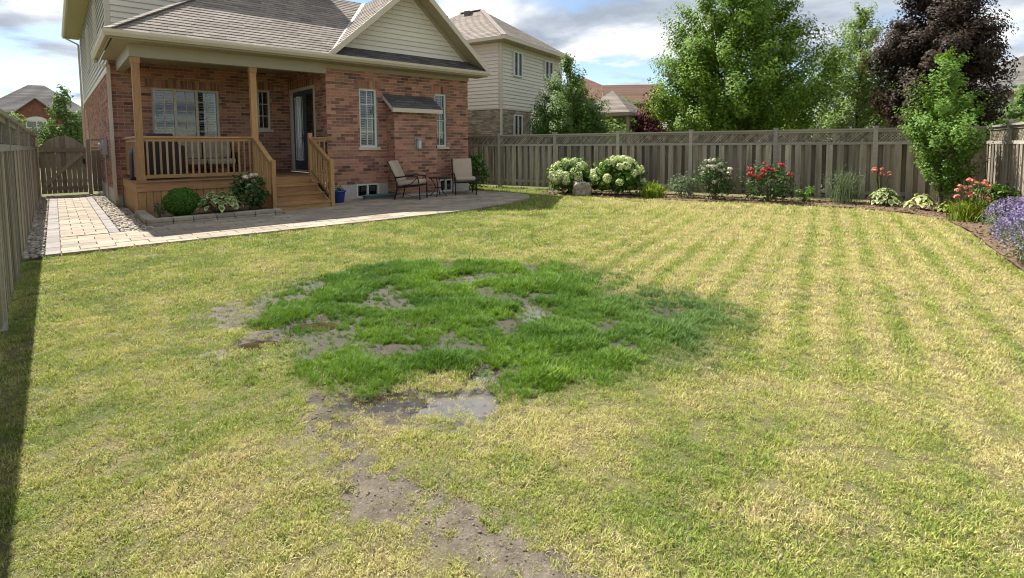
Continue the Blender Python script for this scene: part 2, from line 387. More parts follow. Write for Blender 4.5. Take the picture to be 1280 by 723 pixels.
def leafquads(P, Nn, size, asp=.55, fold=.25, seed=0, droop=None):
    """rhombic folded leaves at P with normals Nn -> mesh verts (two triangles each)"""
    n = len(P); g = np.random.default_rng(seed)
    Nn = Nn / (np.linalg.norm(Nn, axis=1, keepdims=True) + 1e-9)
    t = g.normal(size=(n, 3)) if droop is None else droop + g.normal(size=(n, 3)) * .35
    t -= (t * Nn).sum(1, keepdims=True) * Nn; t /= (np.linalg.norm(t, axis=1, keepdims=True) + 1e-9)
    b = np.cross(Nn, t); s = (np.asarray(size) * (1 + g.uniform(-.35, .35, n)))[:, None]
    base = P - t * s * .5; tip = P + t * s * .5 - Nn * s * fold * .5
    l = P + b * s * asp * .5 + Nn * s * fold * .5; r = P - b * s * asp * .5 + Nn * s * fold * .5
    return np.stack([base, l, tip, r], 1).reshape(-1, 3)
class Fr:
    """a wall frame: o + ex*x + ey*y + n*d, n pointing out of the wall"""
    def __init__(s, o, ex, ey=(0, 0, 1)): s.o = Vector(o); s.ex = Vector(ex); s.ey = Vector(ey); s.n = s.ex.cross(s.ey)
    def p(s, x, y, d=0): return s.o + s.ex * x + s.ey * y + s.n * d
    def t(s): return (s.o, s.ex, s.ey)
def fbox(mb, fr, x0, x1, y0, y1, d0, d1):
    mb.prism([fr.p(x0, y0, d1), fr.p(x1, y0, d1), fr.p(x1, y1, d1), fr.p(x0, y1, d1)], fr.n * (d1 - d0), back=True); return mb

# ================================================================== THE SETTING
# ---- lawn fields: where it is lush, bare or dry (plan positions in metres)
LUSH = np.array([(-2.49, 5.17), (-2.49, 5.74), (-2.07, 6.26), (-1.26, 6.68), (-0.22, 6.7), (0.59, 6.36), (0.9, 5.66), (1.0, 5.1), (1.5, 5.04), (1.83, 4.65), (1.71, 4.28), (1.36, 3.83), (0.88, 3.48), (0.46, 3.29), (0.19, 3.12), (-0.13, 3.12), (-0.22, 3.34), (-0.52, 3.25), (-0.72, 3.22), (-0.88, 3.04), (-1.06, 3.17), (-1.22, 3.39), (-1.62, 3.69), (-1.97, 4.19)])
BARE = [(-2.5, 4.7, .42, .5, .75), (-1.98, 3.93, .30, .30, 1.0), (-2.15, 3.72, .35, .22, .6), (-1.69, 4.34, .26, .22, 1.2), (-0.9, 4.25, .26, .26, 1.1), (-0.95, 3.72, .20, .12, 1.0), (-0.51, 5.87, .26, .20, 1.0), (-1.0, 2.95, .28, .20, 1.0), (-0.62, 2.95, .34, .22, 1.1), (-0.29, 2.98, .25, .2, 1.2), (-0.2, 3.38, .10, .26, 1.1), (-.27, 2.74, .18, .12, .9), (.18, 4.63, .22, .32, 1.3), (-1.35, 5.95, .2, .12, .7), (-5.3, 7.2, .5, .2, .6), (1.05, 5.25, .16, .10, .6)]
TRAIL = np.array([(-1.08, 2.95), (-0.87, 2.48), (-0.62, 2.17), (-0.40, 2.10), (-0.22, 1.93), (0.02, 1.76), (0.25, 1.55)])
TRAILW = .18
def segdist(x, y, pts, closed):
    d = np.full(x.shape, 1e9); n = len(pts)
    for i in range(n if closed else n - 1):
        a = pts[i]; b = pts[(i + 1) % n]; ab = b - a
        t = np.clip(((x - a[0]) * ab[0] + (y - a[1]) * ab[1]) / (ab @ ab), 0, 1)
        d = np.minimum(d, np.hypot(x - a[0] - t * ab[0], y - a[1] - t * ab[1]))
    return d
def inside(x, y, pts):
    r = np.zeros(x.shape, bool); n = len(pts); j = n - 1
    for i in range(n):
        xi, yi = pts[i]; xj, yj = pts[j]
        c = ((yi > y) != (yj > y)) & (x < (xj - xi) * (y - yi) / (yj - yi + 1e-12) + xi); r ^= c; j = i
    return r
def fields(x, y):
    sd = segdist(x, y, LUSH, True) * np.where(inside(x, y, LUSH), 1, -1)
    nz = fbm(x, y, .55, 11) - .5; nf = fbm(x, y, .16, 23) - .5
    wd_ = .16 + .34 * sstep(.2, 1.4, x); lush = sstep(-wd_, wd_, sd + nz * .55 + nf * .25)
    bare = np.zeros(x.shape)
    for bx, by, rx, ry, s in BARE:
        bare = np.maximum(bare, s * np.exp(-(((x - bx) / rx) ** 2 + ((y - by) / ry) ** 2)))
    tr = np.exp(-(segdist(x, y, TRAIL, False) / TRAILW) ** 2) * .72
    bare = np.maximum(bare, tr)
    bare = np.clip(bare + nf * .55 * sstep(.05, .3, bare) + nz * .25 * sstep(.05, .3, bare), 0, 1.3)
    # small thin spots all over
    thin = sstep(.66, .80, fbm(x, y, .22, 71, 3)) * .22 * sstep(9, 4, y)
    # dryness
    hfx = math.cos(FROT) * x + math.sin(FROT) * y      # across the mowing passes
    hfy = -math.sin(FROT) * x + math.cos(FROT) * y
    dry = .44 + (fbm(x, y, 1.7, 5) - .5) * .9
    wob = (fbm(x, y, 1.3, 31) - .5) * .12
    st = .5 + .5 * np.sin((hfx + wob) / .72 * 2 * np.pi); st2 = (.5 + .5 * np.sin((hfx + wob) / .35 * 2 * np.pi + 1.1))
    side = sstep(-4.6, -1.2, hfx + (fbm(x, y, 2.0, 41) - .5) * 2.4) * sstep(2.5, 5.5, hfy)
    dry += (fbm(x, y, .34, 9) - .5) * 1.5 * (1 - .6 * side)
    dry += side * ((st - .5) * .14 + (st2 - .44) * .85 + .22)
    dry += .16 * sstep(.6, 3.0, x) + .20 * sstep(.2, 1.5, x) * sstep(4.2, 2.6, y) 
    dry -= .42 * np.exp(-((x + 4.9) / 1.3) ** 2 - ((y - 6.3) / 1.9) ** 2)
    dry -= .30 * np.exp(-((x + 3.0) / .9) ** 2 - ((y - 3.6) / .9) ** 2)
    dry -= .22 * sstep(8.5, 11.5, y) * sstep(5, 0, x)
    dry -= .40 * np.exp(-np.maximum(-sd, 0) / .22) * sstep(-.1, .8, x)      # green fringe right of the wet patch
    dry += .22 * np.exp(-(np.maximum(-sd, 0) - .5) ** 2 / .12) * sstep(3.4, 2.6, y)
    return lush, bare, np.clip(dry, 0, 1), thin
def to_house(x, y):
    dx = x - HOUSE.x; dy = y - HOUSE.y; c, s = math.cos(HROT), math.sin(HROT); return c * dx + s * dy, -s * dx + c * dy
PATIO = [(-5.69, -4.18), (-.4, -4.28), (1.6, -4.22), (3.2, -3.8), (4.4, -3.25), (5.0, -2.6), (5.15, -1.9), (4.95, -1.0), (4.72, .2), (-5.69, .2)]
BEDEDGE = [(-7.6, 14.15), (-6.6, 13.85), (-5, 13.9), (-3.1, 14.15), (-.84, 14.35), (.6, 14.2), (1.55, 13.75), (2.05, 12.8), (2.12, 11.4), (2.05, 9.8), (2.0, 8.1), (2.05, 6.5), (2.1, 3), (3.1, 3), (3.1, 15.55), (-7.6, 15.55)]
def lawn_ok(x, y):
    u, v = to_house(x, y)
    ok = ~inside(u, v, np.array(PATIO)) & (u > -5.93) & ~((v > -4.18) & (u < 4.75) & (v > -2))
    ok &= ~((u < -5.66) & (v > -4.4))
    fx = math.cos(FROT) * x + math.sin(FROT) * y; fy = -math.sin(FROT) * x + math.cos(FROT) * y
    ok &= ~inside(fx, fy, np.array(BEDEDGE)) & (fy < 15.6) & (fx < 3.1)
    return ok
gx = np.concatenate([[-400, -150, -60, -30, -18, -12, -9], np.arange(-7.5, -3.3, .1), np.arange(-3.3, 2.4, .035), np.arange(2.4, 11.01, .1), [13, 18, 30, 60, 150, 400]])
gy = np.concatenate([[-60, -20, -6, -2, 0], np.arange(1.0, 1.4, .1), np.arange(1.4, 7.0, .035), np.arange(7.0, 17.01, .1), [19, 23, 30, 45, 80, 160, 400, 900]])
GX, GY = np.meshgrid(gx, gy); lu, ba, dr, th = fields(GX, GY)
GZ = (fbm(GX, GY, 1.4, 77) - .5) * .035 + (fbm(GX, GY, .25, 78) - .5) * .012
okm = lawn_ok(GX, GY) & (GX > -7.4) & (GX < 10.9) & (GY > 1) & (GY < 16.9)
GZ = np.where(okm, GZ - .018 + sstep(.2, .6, ba) * (fbm(GX, GY, .09, 92, 3) - .5) * .045, -.035)
PUD = [(-1.69, 4.34, .19, .12, 'water'), (-0.36, 3.0, .25, .18, 'waterg'), (.18, 4.63, .15, .25, 'waterg'), (-0.88, 4.25, .17, .12, 'water'), (-.80, 3.0, .24, .10, 'water'), (-.2, 3.36, .07, .16, 'waterg'), (-1.97, 3.9, .17, .10, 'water'), (-.22, 2.74, .09, .055, 'waterg'), (-2.15, 4.32, .10, .07, 'water'), (-.5, 5.87, .14, .10, 'waterg')]
for px_, py_, rx_, ry_, _m in PUD:
    k_ = np.exp(-(((GX - px_) / (rx_ * 1.25)) ** 2 + ((GY - py_) / (ry_ * 1.25)) ** 2) ** 2); GZ = GZ * (1 - k_) + (-.066 + (fbm(GX, GY, .12, 91) - .5) * .02) * k_
ny, nx = GX.shape
me = bpy.data.meshes.new('ground')
idx = np.arange(ny * nx).reshape(ny, nx)
F4 = np.stack([idx[:-1, :-1], idx[:-1, 1:], idx[1:, 1:], idx[1:, :-1]], -1).reshape(-1, 4)
me.vertices.add(ny * nx); me.vertices.foreach_set('co', np.stack([GX, GY, GZ], -1).astype(np.float32).ravel())
me.loops.add(F4.size); me.loops.foreach_set('vertex_index', F4.ravel().astype(np.int32))
me.polygons.add(len(F4)); me.polygons.foreach_set('loop_start', np.arange(0, F4.size, 4, dtype=np.int32)); me.polygons.foreach_set('loop_total', np.full(len(F4), 4, dtype=np.int32))
me.update(calc_edges=True); me.polygons.foreach_set('use_smooth', np.ones(len(F4), bool))
at = me.attributes.new('field', 'FLOAT_COLOR', 'POINT')
gapm = lu * sstep(.44, .32, fbm(GX, GY, .27, 83, 3)); ba = np.maximum(sstep(.16, .52, ba + (fbm(GX, GY, .07, 38, 2) - .5) * .35), gapm * .8)
wet = np.clip(ba * sstep(1.2, .1, segdist(GX, GY, LUSH, True) * np.where(inside(GX, GY, LUSH), 0, 1)), 0, 1)
at.data.foreach_set('color', np.stack([lu, ba, dr, wet], -1).astype(np.float32).ravel())
def ground_mat():
    m = bpy.data.materials.new('soil_and_thatch'); m.use_nodes = True; t = m.node_tree; nd = t.nodes; lk = t.links.new; b = nd['Principled BSDF']
    a = nd.new('ShaderNodeAttribute'); a.attribute_name = 'field'; sp = nd.new('ShaderNodeSeparateColor'); lk(a.outputs['Color'], sp.inputs[0])
    tcn = nd.new('ShaderNodeTexCoord')
    def noise(s, d=5): 
        n = nd.new('ShaderNodeTexNoise'); n.inputs['Scale'].default_value = s; n.inputs['Detail'].default_value = d; n.inputs['Roughness'].default_value = .65; lk(tcn.outputs['Object'], n.inputs['Vector']); return n.outputs[0]
    def mix(f, c1, c2):
        n = nd.new('ShaderNodeMix'); n.data_type = 'RGBA'
        lk(f, n.inputs[0]) if not isinstance(f, float) else None
        for i, c in ((6, c1), (7, c2)):
            if isinstance(c, tuple): n.inputs[i].default_value = (*c, 1)
            else: lk(c, n.inputs[i])
        return n.outputs[2]
    def rng_(x, a0, a1):
        n = nd.new('ShaderNodeMapRange'); n.inputs[1].default_value = a0; n.inputs[2].default_value = a1; lk(x, n.inputs[0]); return n.outputs[0]
    green = mix(rng_(noise(130), .38, .62), (.05, .06, .016), (.14, .155, .042))
    straw = mix(rng_(noise(120), .38, .62), (.085, .068, .03), (.25, .21, .095))
    base = mix(sp.outputs[2], green, straw)
    lush_ = mix(rng_(noise(40), .3, .7), (.018, .035, .008), (.04, .075, .015))
    base = mix(sp.outputs[0], base, lush_)
    mud = mix(rng_(noise(9, 8), .35, .68), (.085, .068, .048), (.19, .162, .12))
    mud = mix(rng_(noise(70, 3), .55, .72), mud, (.25, .215, .16))
    wetmud = mix(rng_(noise(6, 6), .35, .65), (.038, .026, .015), (.10, .078, .054))
    mud = mix(a.outputs['Alpha'], mud, wetmud); mud = mix(sp.outputs[0], mud, (.045, .033, .018))
    lk(mix(sp.outputs[1], base, mud), b.inputs['Base Color'])
    mr = nd.new('ShaderNodeMapRange'); mr.inputs[3].default_value = .95; mr.inputs[4].default_value = .42; lk(a.outputs['Alpha'], mr.inputs[0]); lk(mr.outputs[0], b.inputs['Roughness'])
    bp = nd.new('ShaderNodeBump'); bp.inputs['Strength'].default_value = .7; bp.inputs['Distance'].default_value = .02; lk(noise(110, 6), bp.inputs['Height']); lk(bp.outputs[0], b.inputs['Normal'])
    b.inputs['Specular IOR Level'].default_value = .35
    return m
tag(link('ground', me, ground_mat()), kind='structure')

# ---- puddles standing in the wet patch
def puddle_mat(name, c, rough):
    m = pmat(name, c, rough, .15, 6, .0, 10, spec=.5)
    return m
MT['water'] = puddle_mat('puddle_water', (.045, .033, .02), .02); MT['waterg'] = puddle_mat('puddle_sky_tint', (.125, .115, .098), .03)  # the paler grey base stands in for the sky's reflection on the water
def puddle(cx, cy, rx, ry, seed, mat, z):
    pts = []
    for k in range(40):
        t = 2 * math.pi * k / 40; q = 1 + .45 * (float(fbm(np.array([math.cos(t) * 1.6 + seed * 9.]), np.array([math.sin(t) * 1.6]), .9, seed)[0]) - .5) * 2
        pts.append((cx + rx * q * math.cos(t), cy + ry * q * math.sin(t), z))
    tag(MB().poly(pts).build('puddle', mat), kind='structure')
for i, a in enumerate(PUD):
    puddle(a[0], a[1], a[2] * 1.3, a[3] * 1.3, i + 3, a[4], -.046 + .0006 * i)

# ---- crumbs of soil and dead bits lying on the bare ground
g = np.random.default_rng(404); X = g.uniform(-3.1, 1.3, 60000); Y = g.uniform(1.4, 6.6, 60000); _l, _b, _d, _t = fields(X, Y); k = g.random(len(X)) < sstep(.25, .6, _b) * .55; X = X[k][:5200]; Y = Y[k][:5200]
Z = (fbm(X, Y, 1.4, 77) - .5) * .035 + (fbm(X, Y, .25, 78) - .5) * .012 - .018 + sstep(.2, .6, fields(X, Y)[1]) * (fbm(X, Y, .09, 92, 3) - .5) * .045
for px_, py_, rx_, ry_, _m in PUD:
    k_ = np.exp(-(((X - px_) / (rx_ * 1.25)) ** 2 + ((Y - py_) / (ry_ * 1.25)) ** 2) ** 2); Z = Z * (1 - k_) + (-.07) * k_
bm = bmesh.new(); bmesh.ops.create_icosphere(bm, subdivisions=1, radius=1); iv = np.array([x.co[:] for x in bm.verts]); jf = np.array([[x.index for x in q.verts] for q in bm.faces]); bm.free()
nn_ = len(X); sz = .002 + .004 * g.random(nn_) ** 2.5
VV = (iv[None] * sz[:, None, None] * g.uniform(.6, 1.3, (nn_, 1, 3)) * np.array([1.2, 1.2, .6]) * (1 + g.normal(0, .12, (nn_, len(iv), 1))) + np.stack([X, Y, Z + sz * .3], 1)[:, None]).reshape(-1, 3)
me = bpy.data.meshes.new('soil_crumbs'); me.from_pydata(VV.tolist(), [], (jf[None] + (np.arange(nn_) * len(iv))[:, None, None]).reshape(-1, 3).tolist()); me.update()
tag(link('soil_crumbs', me, pmat('soil_crumb', (.15, .12, .085), .9, .15, 9, .2, 60, island=.45, hue=.01)), 'brown soil crumbs scattered over the muddy bare patches', 'soil', kind='stuff')

# ---- patio and side path of pavers
def hpoly(pts, z, name, mat, kind='structure'):
    o = MB().poly([(p[0], p[1], z) for p in pts]).build(name, mat); o.matrix_world = MH; return tag(o, kind=kind)
patio = hpoly(PATIO[1:-1] + [(-4.2, .2), (-4.2, -2.45), (-5.52, -2.45), (-5.52, -4.18)], .002, 'patio', 'sand')
pp = Pieces(); fl = (Vector((0, 0, .004)), Vector((1, 0, 0)), Vector((0, 1, 0)))
def keep(ps, f): return [p for p in ps if f(p[2], p[3])]
front = [(-5.52, -4.18), (-.4, -4.28), (1.6, -4.22), (3.2, -3.8), (4.4, -3.25), (5.0, -2.6), (5.08, -2.2), (5.08, -2.0), (-5.52, -2.0)]
bord = [(-5.52, -4.18), (-.4, -4.28), (1.6, -4.22), (3.2, -3.8), (4.4, -3.25), (5.0, -2.6), (5.15, -1.9), (4.95, -1.0), (4.72, .02), (-1.68, .02), (-5.52, -2.45)]
ps = courses([(-5.52, -4.3), (5.2, -4.3), (5.2, .05), (-5.52, .05)], .42, .30, .012, stag=.5)
ps2 = []
for q, full, cx, cy in ps:
    if cx < -4.2 and cy > -2.46: continue
    if cx < -1.95 and cy > -1.95: continue
    if cx < -.5 and cy > -1.2: continue
    if cx < .15 and cy > -.05: continue
    c = clip(q, [(-5.52, -4.18), (-.4, -4.28), (1.6, -4.22), (3.2, -3.8), (4.4, -3.25), (5.0, -2.6), (5.15, -1.9), (4.95, -1.0), (4.72, .02), (-5.52, .02)])
    if len(c) > 2 and area(c) > .004: ps2.append((c, full and abs(area(c) - area(q)) < 1e-6, cx, cy))
pp.add(fl, ps2, .026, jit=.003); pp.build('paver', 'pavers', 'paver', patio, MH, 300)
path = hpoly([(-5.69, -4.18), (-5.52, -4.18), (-5.52, -2.45), (-4.73, -2.45), (-4.73, 7.6), (-5.69, 7.6)], .0, 'side_path', 'sand')
pp = Pieces()
pp.add(fl, courses([(-5.52, -2.44), (-4.88, -2.44), (-4.88, 7.6), (-5.52, 7.6)], .32, .30, .012, stag=.5), .024, jit=.003)
pp.build('paver', 'pavers', 'paver', path, MH, 200)
pp = Pieces()
pp.add(fl, courses([(-5.69, -4.18), (-5.525, -4.18), (-5.525, 7.6), (-5.69, 7.6)], .165, .30, .006, stag=0), .027, jit=.003)
pp.add(fl, courses([(-4.875, -2.44), (-4.73, -2.44), (-4.73, 7.6), (-4.875, 7.6)], .145, .30, .006, stag=0), .027, jit=.003)
pp.build('border_paver', 'border_pavers', 'pavergr', path, MH, 100)

# ---- pebbles beside the path
def icos():
    bm = bmesh.new(); bmesh.ops.create_icosphere(bm, subdivisions=1, radius=1); v = np.array([x.co[:] for x in bm.verts]); f = np.array([[x.index for x in q.verts] for q in bm.faces]); bm.free(); return v, f
IV, IF = icos()
def pebbles(x0, x1, y0, y1, n, smin, smax, name='pebbles'):
    g = np.random.default_rng(n); vs_ = []; fs = []
    P = np.stack([g.uniform(x0, x1, n), g.uniform(y0, y1, n), g.uniform(-.005, .03, n)], 1)
    s = g.uniform(smin, smax, n); a = g.uniform(0, 6.28, n)
    for k in range(n):
        q = IV * np.array([1, .72, .5]) * s[k] * (1 + g.normal(0, .07, (len(IV), 1))); c, d = math.cos(a[k]), math.sin(a[k])
        vs_.append(np.stack([q[:, 0] * c - q[:, 1] * d, q[:, 0] * d + q[:, 1] * c, q[:, 2]], 1) + P[k]); fs.append(IF + k * len(IV))
    me = bpy.data.meshes.new(name); me.from_pydata(np.concatenate(vs_).tolist(), [], np.concatenate(fs).tolist()); me.update()
    for p in me.polygons: p.use_smooth = True
    o = link(name, me, 'pebble'); o.matrix_world = MH; return o
tag(pebbles(-4.71, -4.24, -2.43, 2.0, 1500, .022, .045), 'pale river pebbles between the paved side path and the wooden porch', 'pebbles', kind='stuff')
tag(pebbles(-5.92, -5.71, -4.2, 7.5, 2400, .018, .04), 'grey river pebbles in the narrow strip along the left fence', 'pebbles', kind='stuff')
tag(pebbles(-4.71, -4.42, 2.0, 7.4, 800, .022, .045), 'pale river pebbles along the side wall of the brick house', 'pebbles', kind='stuff')

# ---- mulched garden bed along the fences
g = MB(); be = BEDEDGE
bm = bmesh.new(); vv = [bm.verts.new((p[0], p[1], .012)) for p in be]; fc = bm.faces.new(vv)
bmesh.ops.triangulate(bm, faces=[fc]); bmesh.ops.subdivide_edges(bm, edges=bm.edges[:], cuts=3, use_grid_fill=True)
for v in bm.verts: v.co.z = .012 + .03 * float(fbm(np.array([v.co.x]), np.array([v.co.y]), .5, 3)[0]) 
me = bpy.data.meshes.new('garden_bed'); bm.to_mesh(me); bm.free()
o = link('garden_bed', me, 'mulch'); o.matrix_world = MF; tag(o, kind='structure')
# bark chips on the bed
n = 5200; g = np.random.default_rng(5); X = g.uniform(-7.6, 3.1, n * 3); Y = g.uniform(3, 15.55, n * 3)
k = inside(X, Y, np.array(BEDEDGE)); X = X[k][:n]; Y = Y[k][:n]
P = np.stack([X, Y, .03 + g.uniform(0, .02, len(X))], 1); Nn = np.stack([g.normal(0, .5, len(X)), g.normal(0, .5, len(X)), np.ones(len(X))], 1)
o = link('bark_chips', npmesh('bark_chips', leafquads(P, Nn, .075, .4, .1, 3), 4), pmat('bark_chip', (.15, .095, .06), .95, .2, 8, .2, 40, island=.5, hue=.02))
o.matrix_world = MF; tag(o, 'brown bark chips scattered over the garden bed along the fences', 'mulch', kind='stuff')

# ================================================================== FENCES
def fence(label, mw, length, sp=2.2, cap=True, first=0., h=1.86, lat=True, slats=True):
    f = thing('wooden_fence', label, 'fence', mat4=mw)
    me_f = MB().box(-.07, .07, -.011, .011, 0, 1.40).mesh('picket')
    x = .02; k = 0
    zb = .10
    while x < length - .05:
        o = link('picket', me_f, 'fence', f); o.location = (x + .07, -.04 if k % 2 == 0 else .055, zb + random.uniform(-.012, .012)); o.rotation_euler = (0, R(random.uniform(-.35, .35)), R(random.uniform(-1.2, 1.2)))
        x += .118; k += 1
    npost = int(length / sp) + 1; me_p = MB().box(-.05, .05, -.062, .05, 0, h + .04).prism([(-.06, -.07, h + .065), (.06, -.07, h + .065), (.06, .06, h + .065), (-.06, .06, h + .065)], (0, 0, .024), True).mesh('post')
    xs = [first + sp * i for i in range(npost + 1) if first + sp * i <= length + .01]
    for xx in xs: o = link('post', me_p, 'fencer', f); o.location = (xx, 0, 0)
    ends = [0.] * (xs[0] > .1) + xs + ([length] if length - xs[-1] > .1 else [])
    for a, b in zip(ends[:-1], ends[1:]):
        a_, b_ = a + .052, b - .052
        for nm, z0, z1, d0, d1 in (('rail', .22, .31, -.021, .021), ('rail', 1.47, 1.54, -.058, .04), ('top_rail', h - .03, h + .012, -.07, .06), ('rail', h - .085, h - .034, -.035, .03)):
            MB().box(a_, b_, d0, d1, z0, z1).build(nm, 'fencer', f)
        if lat:
            m = MB(); z0, z1 = 1.545, h - .09; hh = z1 - z0; s = .074; xq = a_ - hh
            while xq < b_:
                for sg, yy in ((1, -.008), (-1, .004)):
                    p0 = [xq, z0]; p1 = [xq + hh, z1]
                    t0 = max(0, (a_ - xq) / hh); t1 = min(1, (b_ - xq) / hh)
                    if t1 - t0 > .05:
                        A_ = (xq + hh * t0, z0 + hh * t0) if sg > 0 else (xq + hh * t0, z1 - hh * t0); B_ = (xq + hh * t1, z0 + hh * t1) if sg > 0 else (xq + hh * t1, z1 - hh * t1)
                        m.bar((A_[0], yy, A_[1]), (B_[0], yy, B_[1]), .010, .034, up=(0, 1, 0)) if False else m.bar((A_[0], yy, A_[1]), (B_[0], yy, B_[1]), .028, .009, up=(0, 1, 0))
                xq += s
            tag(m.build('lattice', 'fence', f), kind='stuff')
    return f
fence('long weathered wooden fence with lattice top behind the flower bed', MF @ Matrix.Translation((-12.5, 15.6, 0)), 15.65, first=.35)
fence('weathered wooden fence on the right of the yard beside the lavender', MF @ Matrix.Translation((3.15, 15.52, 0)) @ Matrix.Rotation(R(-90), 4, 'Z'), 9.0, sp=2.2, first=1.6)
fence('weathered wooden fence on the left beside the paved path, seen almost edge-on', MH @ Matrix.Translation((-5.95, -14.6, 0)) @ Matrix.Rotation(R(90), 4, 'Z'), 22.0, first=.2)
# gate closing the side path
gt = thing('garden_gate', 'arched brown wooden gate with diagonal brace at the end of the side path', 'gate', mat4=MH @ Matrix.Translation((-5.86, 7.62, 0)))
W = 1.10; nb = 9; bw = W / nb
for k in range(nb):
    x0, x1 = k * bw, (k + 1) * bw - .008; pts = []
    def top(x): return 1.50 + .38 * math.sin(math.pi * min(max(x / W, 0), 1)) ** .8
    pts = [(x0, -.012, .09), (x1, -.012, .09)] + [(x1 + (x0 - x1) * t / 4, -.012, top(x1 + (x0 - x1) * t / 4)) for t in range(5)]
    MB().prism(pts, (0, -.024, 0), True).build('gate_board', 'gate', gt)
for z in (.2, 1.38): MB().box(0, W, -.05, -.0145, z, z + .11).build('gate_rail', 'gate', gt)
MB().bar((.06, -.035, .33), (W - .06, -.035, 1.37), .035, .11, up=(0, 1, 0)).build('gate_brace', 'gate', gt) if False else MB().bar((.08, -.033, .36), (W - .08, -.033, 1.34), .10, .034, up=(0, 1, 0)).build('gate_brace', 'gate', gt)
for x in (-.065, W + .06): MB().box(x - .05, x + .05, -.05, .05, 0, 1.78).build('gate_post', 'gate', gt, bevel=.008)
MB().box(W - .10, W - .03, -.075, -.052, 1.0, 1.16).build('latch', 'blackmetal', gt)
# bit of fence between gate and house
sf = thing('fence_panel', 'narrow wooden fence panel between the gate and the brick wall', 'fence', mat4=MH @ Matrix.Translation((-4.63, 7.62, 0)))
for k in range(2): MB().box(.0 + k * .12, .112 + k * .12, -.012, .012, .1, 1.42).build('picket', 'gate', sf)
for z in (.25, 1.45, 1.72): MB().box(0, .24, -.05, -.014, z, z + .07).build('rail', 'gate', sf)
tag(MB().box(-.55, .30, -1.1, -.25, 0.0, .08).build('step_slab', 'concrete', None, bevel=.01), 'low grey concrete slab at the foot of the garden gate', 'slab').matrix_world = MH @ Matrix.Translation((-4.73, 7.55, 0)) @ Matrix.Scale(.5, 4)

# ================================================================== THE BRICK HOUSE
house = thing('brick_house', 'red brick house with beige siding, shingled gable roof and covered porch', 'house', mat4=MH)
FR_SUN = Fr((0, 0, 0), (1, 0, 0)); FR_DOOR = Fr((0, 2.9, 0), (0, -1, 0)); FR_BACK = Fr((0, 2.9, 0), (1, 0, 0)); FR_SIDE = Fr((-4.38, 17.5, 0), (0, -1, 0))
FR_BUMP = Fr((0, -.45, 0), (1, 0, 0)); FR_BUMPL = Fr((1.77, 0, 0), (0, -1, 0)); FR_RIGHT = Fr((4.7, 0, 0), (0, 1, 0)); FR_BUMPR = Fr((3.2, -.45, 0), (0, 1, 0))
def backing(fr, x0, x1, z0, z1, holes, mat='mortar', d=.15, name='wall'):
    xs = sorted({x0, x1, *[h[0] for h in holes], *[h[1] for h in holes]}); zs = sorted({z0, z1, *[h[2] for h in holes], *[h[3] for h in holes]})
    xs = [x for x in xs if x0 <= x <= x1]; zs = [z for z in zs if z0 <= z <= z1]; m = MB()
    for i in range(len(xs) - 1):
        zrun = None
        for j in range(len(zs) - 1):
            cx, cz = (xs[i] + xs[i + 1]) / 2, (zs[j] + zs[j + 1]) / 2
            solid = not any(h[0] < cx < h[1] and h[2] < cz < h[3] for h in holes)
            if solid and zrun is None: zrun = zs[j]
            if zrun is not None and (not solid or j == len(zs) - 2):
                fbox(m, fr, xs[i], xs[i + 1], zrun, zs[j + 1] if solid else zs[j], -d, 0); zrun = None
    return m.build(name, mat, house)
BW, BH, BG = .25, .088, .013
W1 = (.93, 1.47, 1.47, 3.12); W2 = (3.42, 3.86, 1.47, 3.12)
bk = Pieces()
def rect(a, b, c, d): return [(a, c), (b, c), (b, d), (a, d)]
def soldier(h): return (h[0] - .12, h[1] + .12, h[3], h[3] + .235)
def brickwall(fr, x0, x1, z0, z1, holes, b0=None, b1=None, sold=(), zb0=None):
    so_ = [soldier(h) for h in sold]
    w_ = backing(fr, b0 if b0 is not None else x0, b1 if b1 is not None else x1, z0 if zb0 is None else zb0, z1, holes)
    bk.add(fr.t(), courses(rect(x0, x1, z0, z1), BW, BH, BG, list(holes) + so_), .009, jit=.0025)
    for s in so_: bk.add(fr.t(), courses(rect(*s), .088, .235, BG, stag=0), .011, jit=.002)
    return w_
wall = brickwall(FR_SUN, 0, 4.7, .44, 3.60, [W1, W2], sold=[W1, W2])
DOOR = (.12, 2.12, .75, 3.22)
brickwall(FR_DOOR, 0, 2.9, .75, 3.70, [DOOR], b1=2.75, sold=[DOOR])
TW = (-3.53, -1.93, 1.62, 3.08); SW = (-.94, -.56, 2.02, 3.19)
brickwall(FR_BACK, -4.38, 0, .30, 3.70, [TW, SW], b1=-.001, sold=[TW, SW])
NW = [(7.2, 7.75, 1.3, 3.05), (3.35, 4.0, 1.3, 3.05)]
brickwall(FR_SIDE, 0, 14.6, .42, 3.46, NW, b1=14.45, zb0=.42)
brickwall(FR_BUMP, 1.77, 3.2, .10, 2.62, [])
brickwall(FR_BUMPL, 0, .45, .10, 2.62, [], b0=.002, b1=.30)
backing(FR_BUMPR, .16, .448, .1, 2.62, [], mat='brick')
backing(FR_RIGHT, .16, 9, .44, 3.6, [], mat='brick')
bk.build('brick', 'brickwork', 'brick', wall, MH, 300)
m = MB(); fbox(m, FR_SIDE, 0, 14.45, -.1, .41, -.15, .012); fbox(m, FR_BUMP, 1.765, 3.205, -.1, .095, -.3, .012)
m.build('foundation', 'concrete', house)
BWIN = [(.79, 1.47, .05, .435), (3.55, 4.05, .05, .435)]
backing(Fr((0, -.012, 0), (1, 0, 0)), 0, 1.76, -.1, .435, BWIN[:1], 'concrete', name='foundation'); backing(Fr((0, -.012, 0), (1, 0, 0)), 3.21, 4.7, -.1, .435, BWIN[1:], 'concrete', name='foundation')
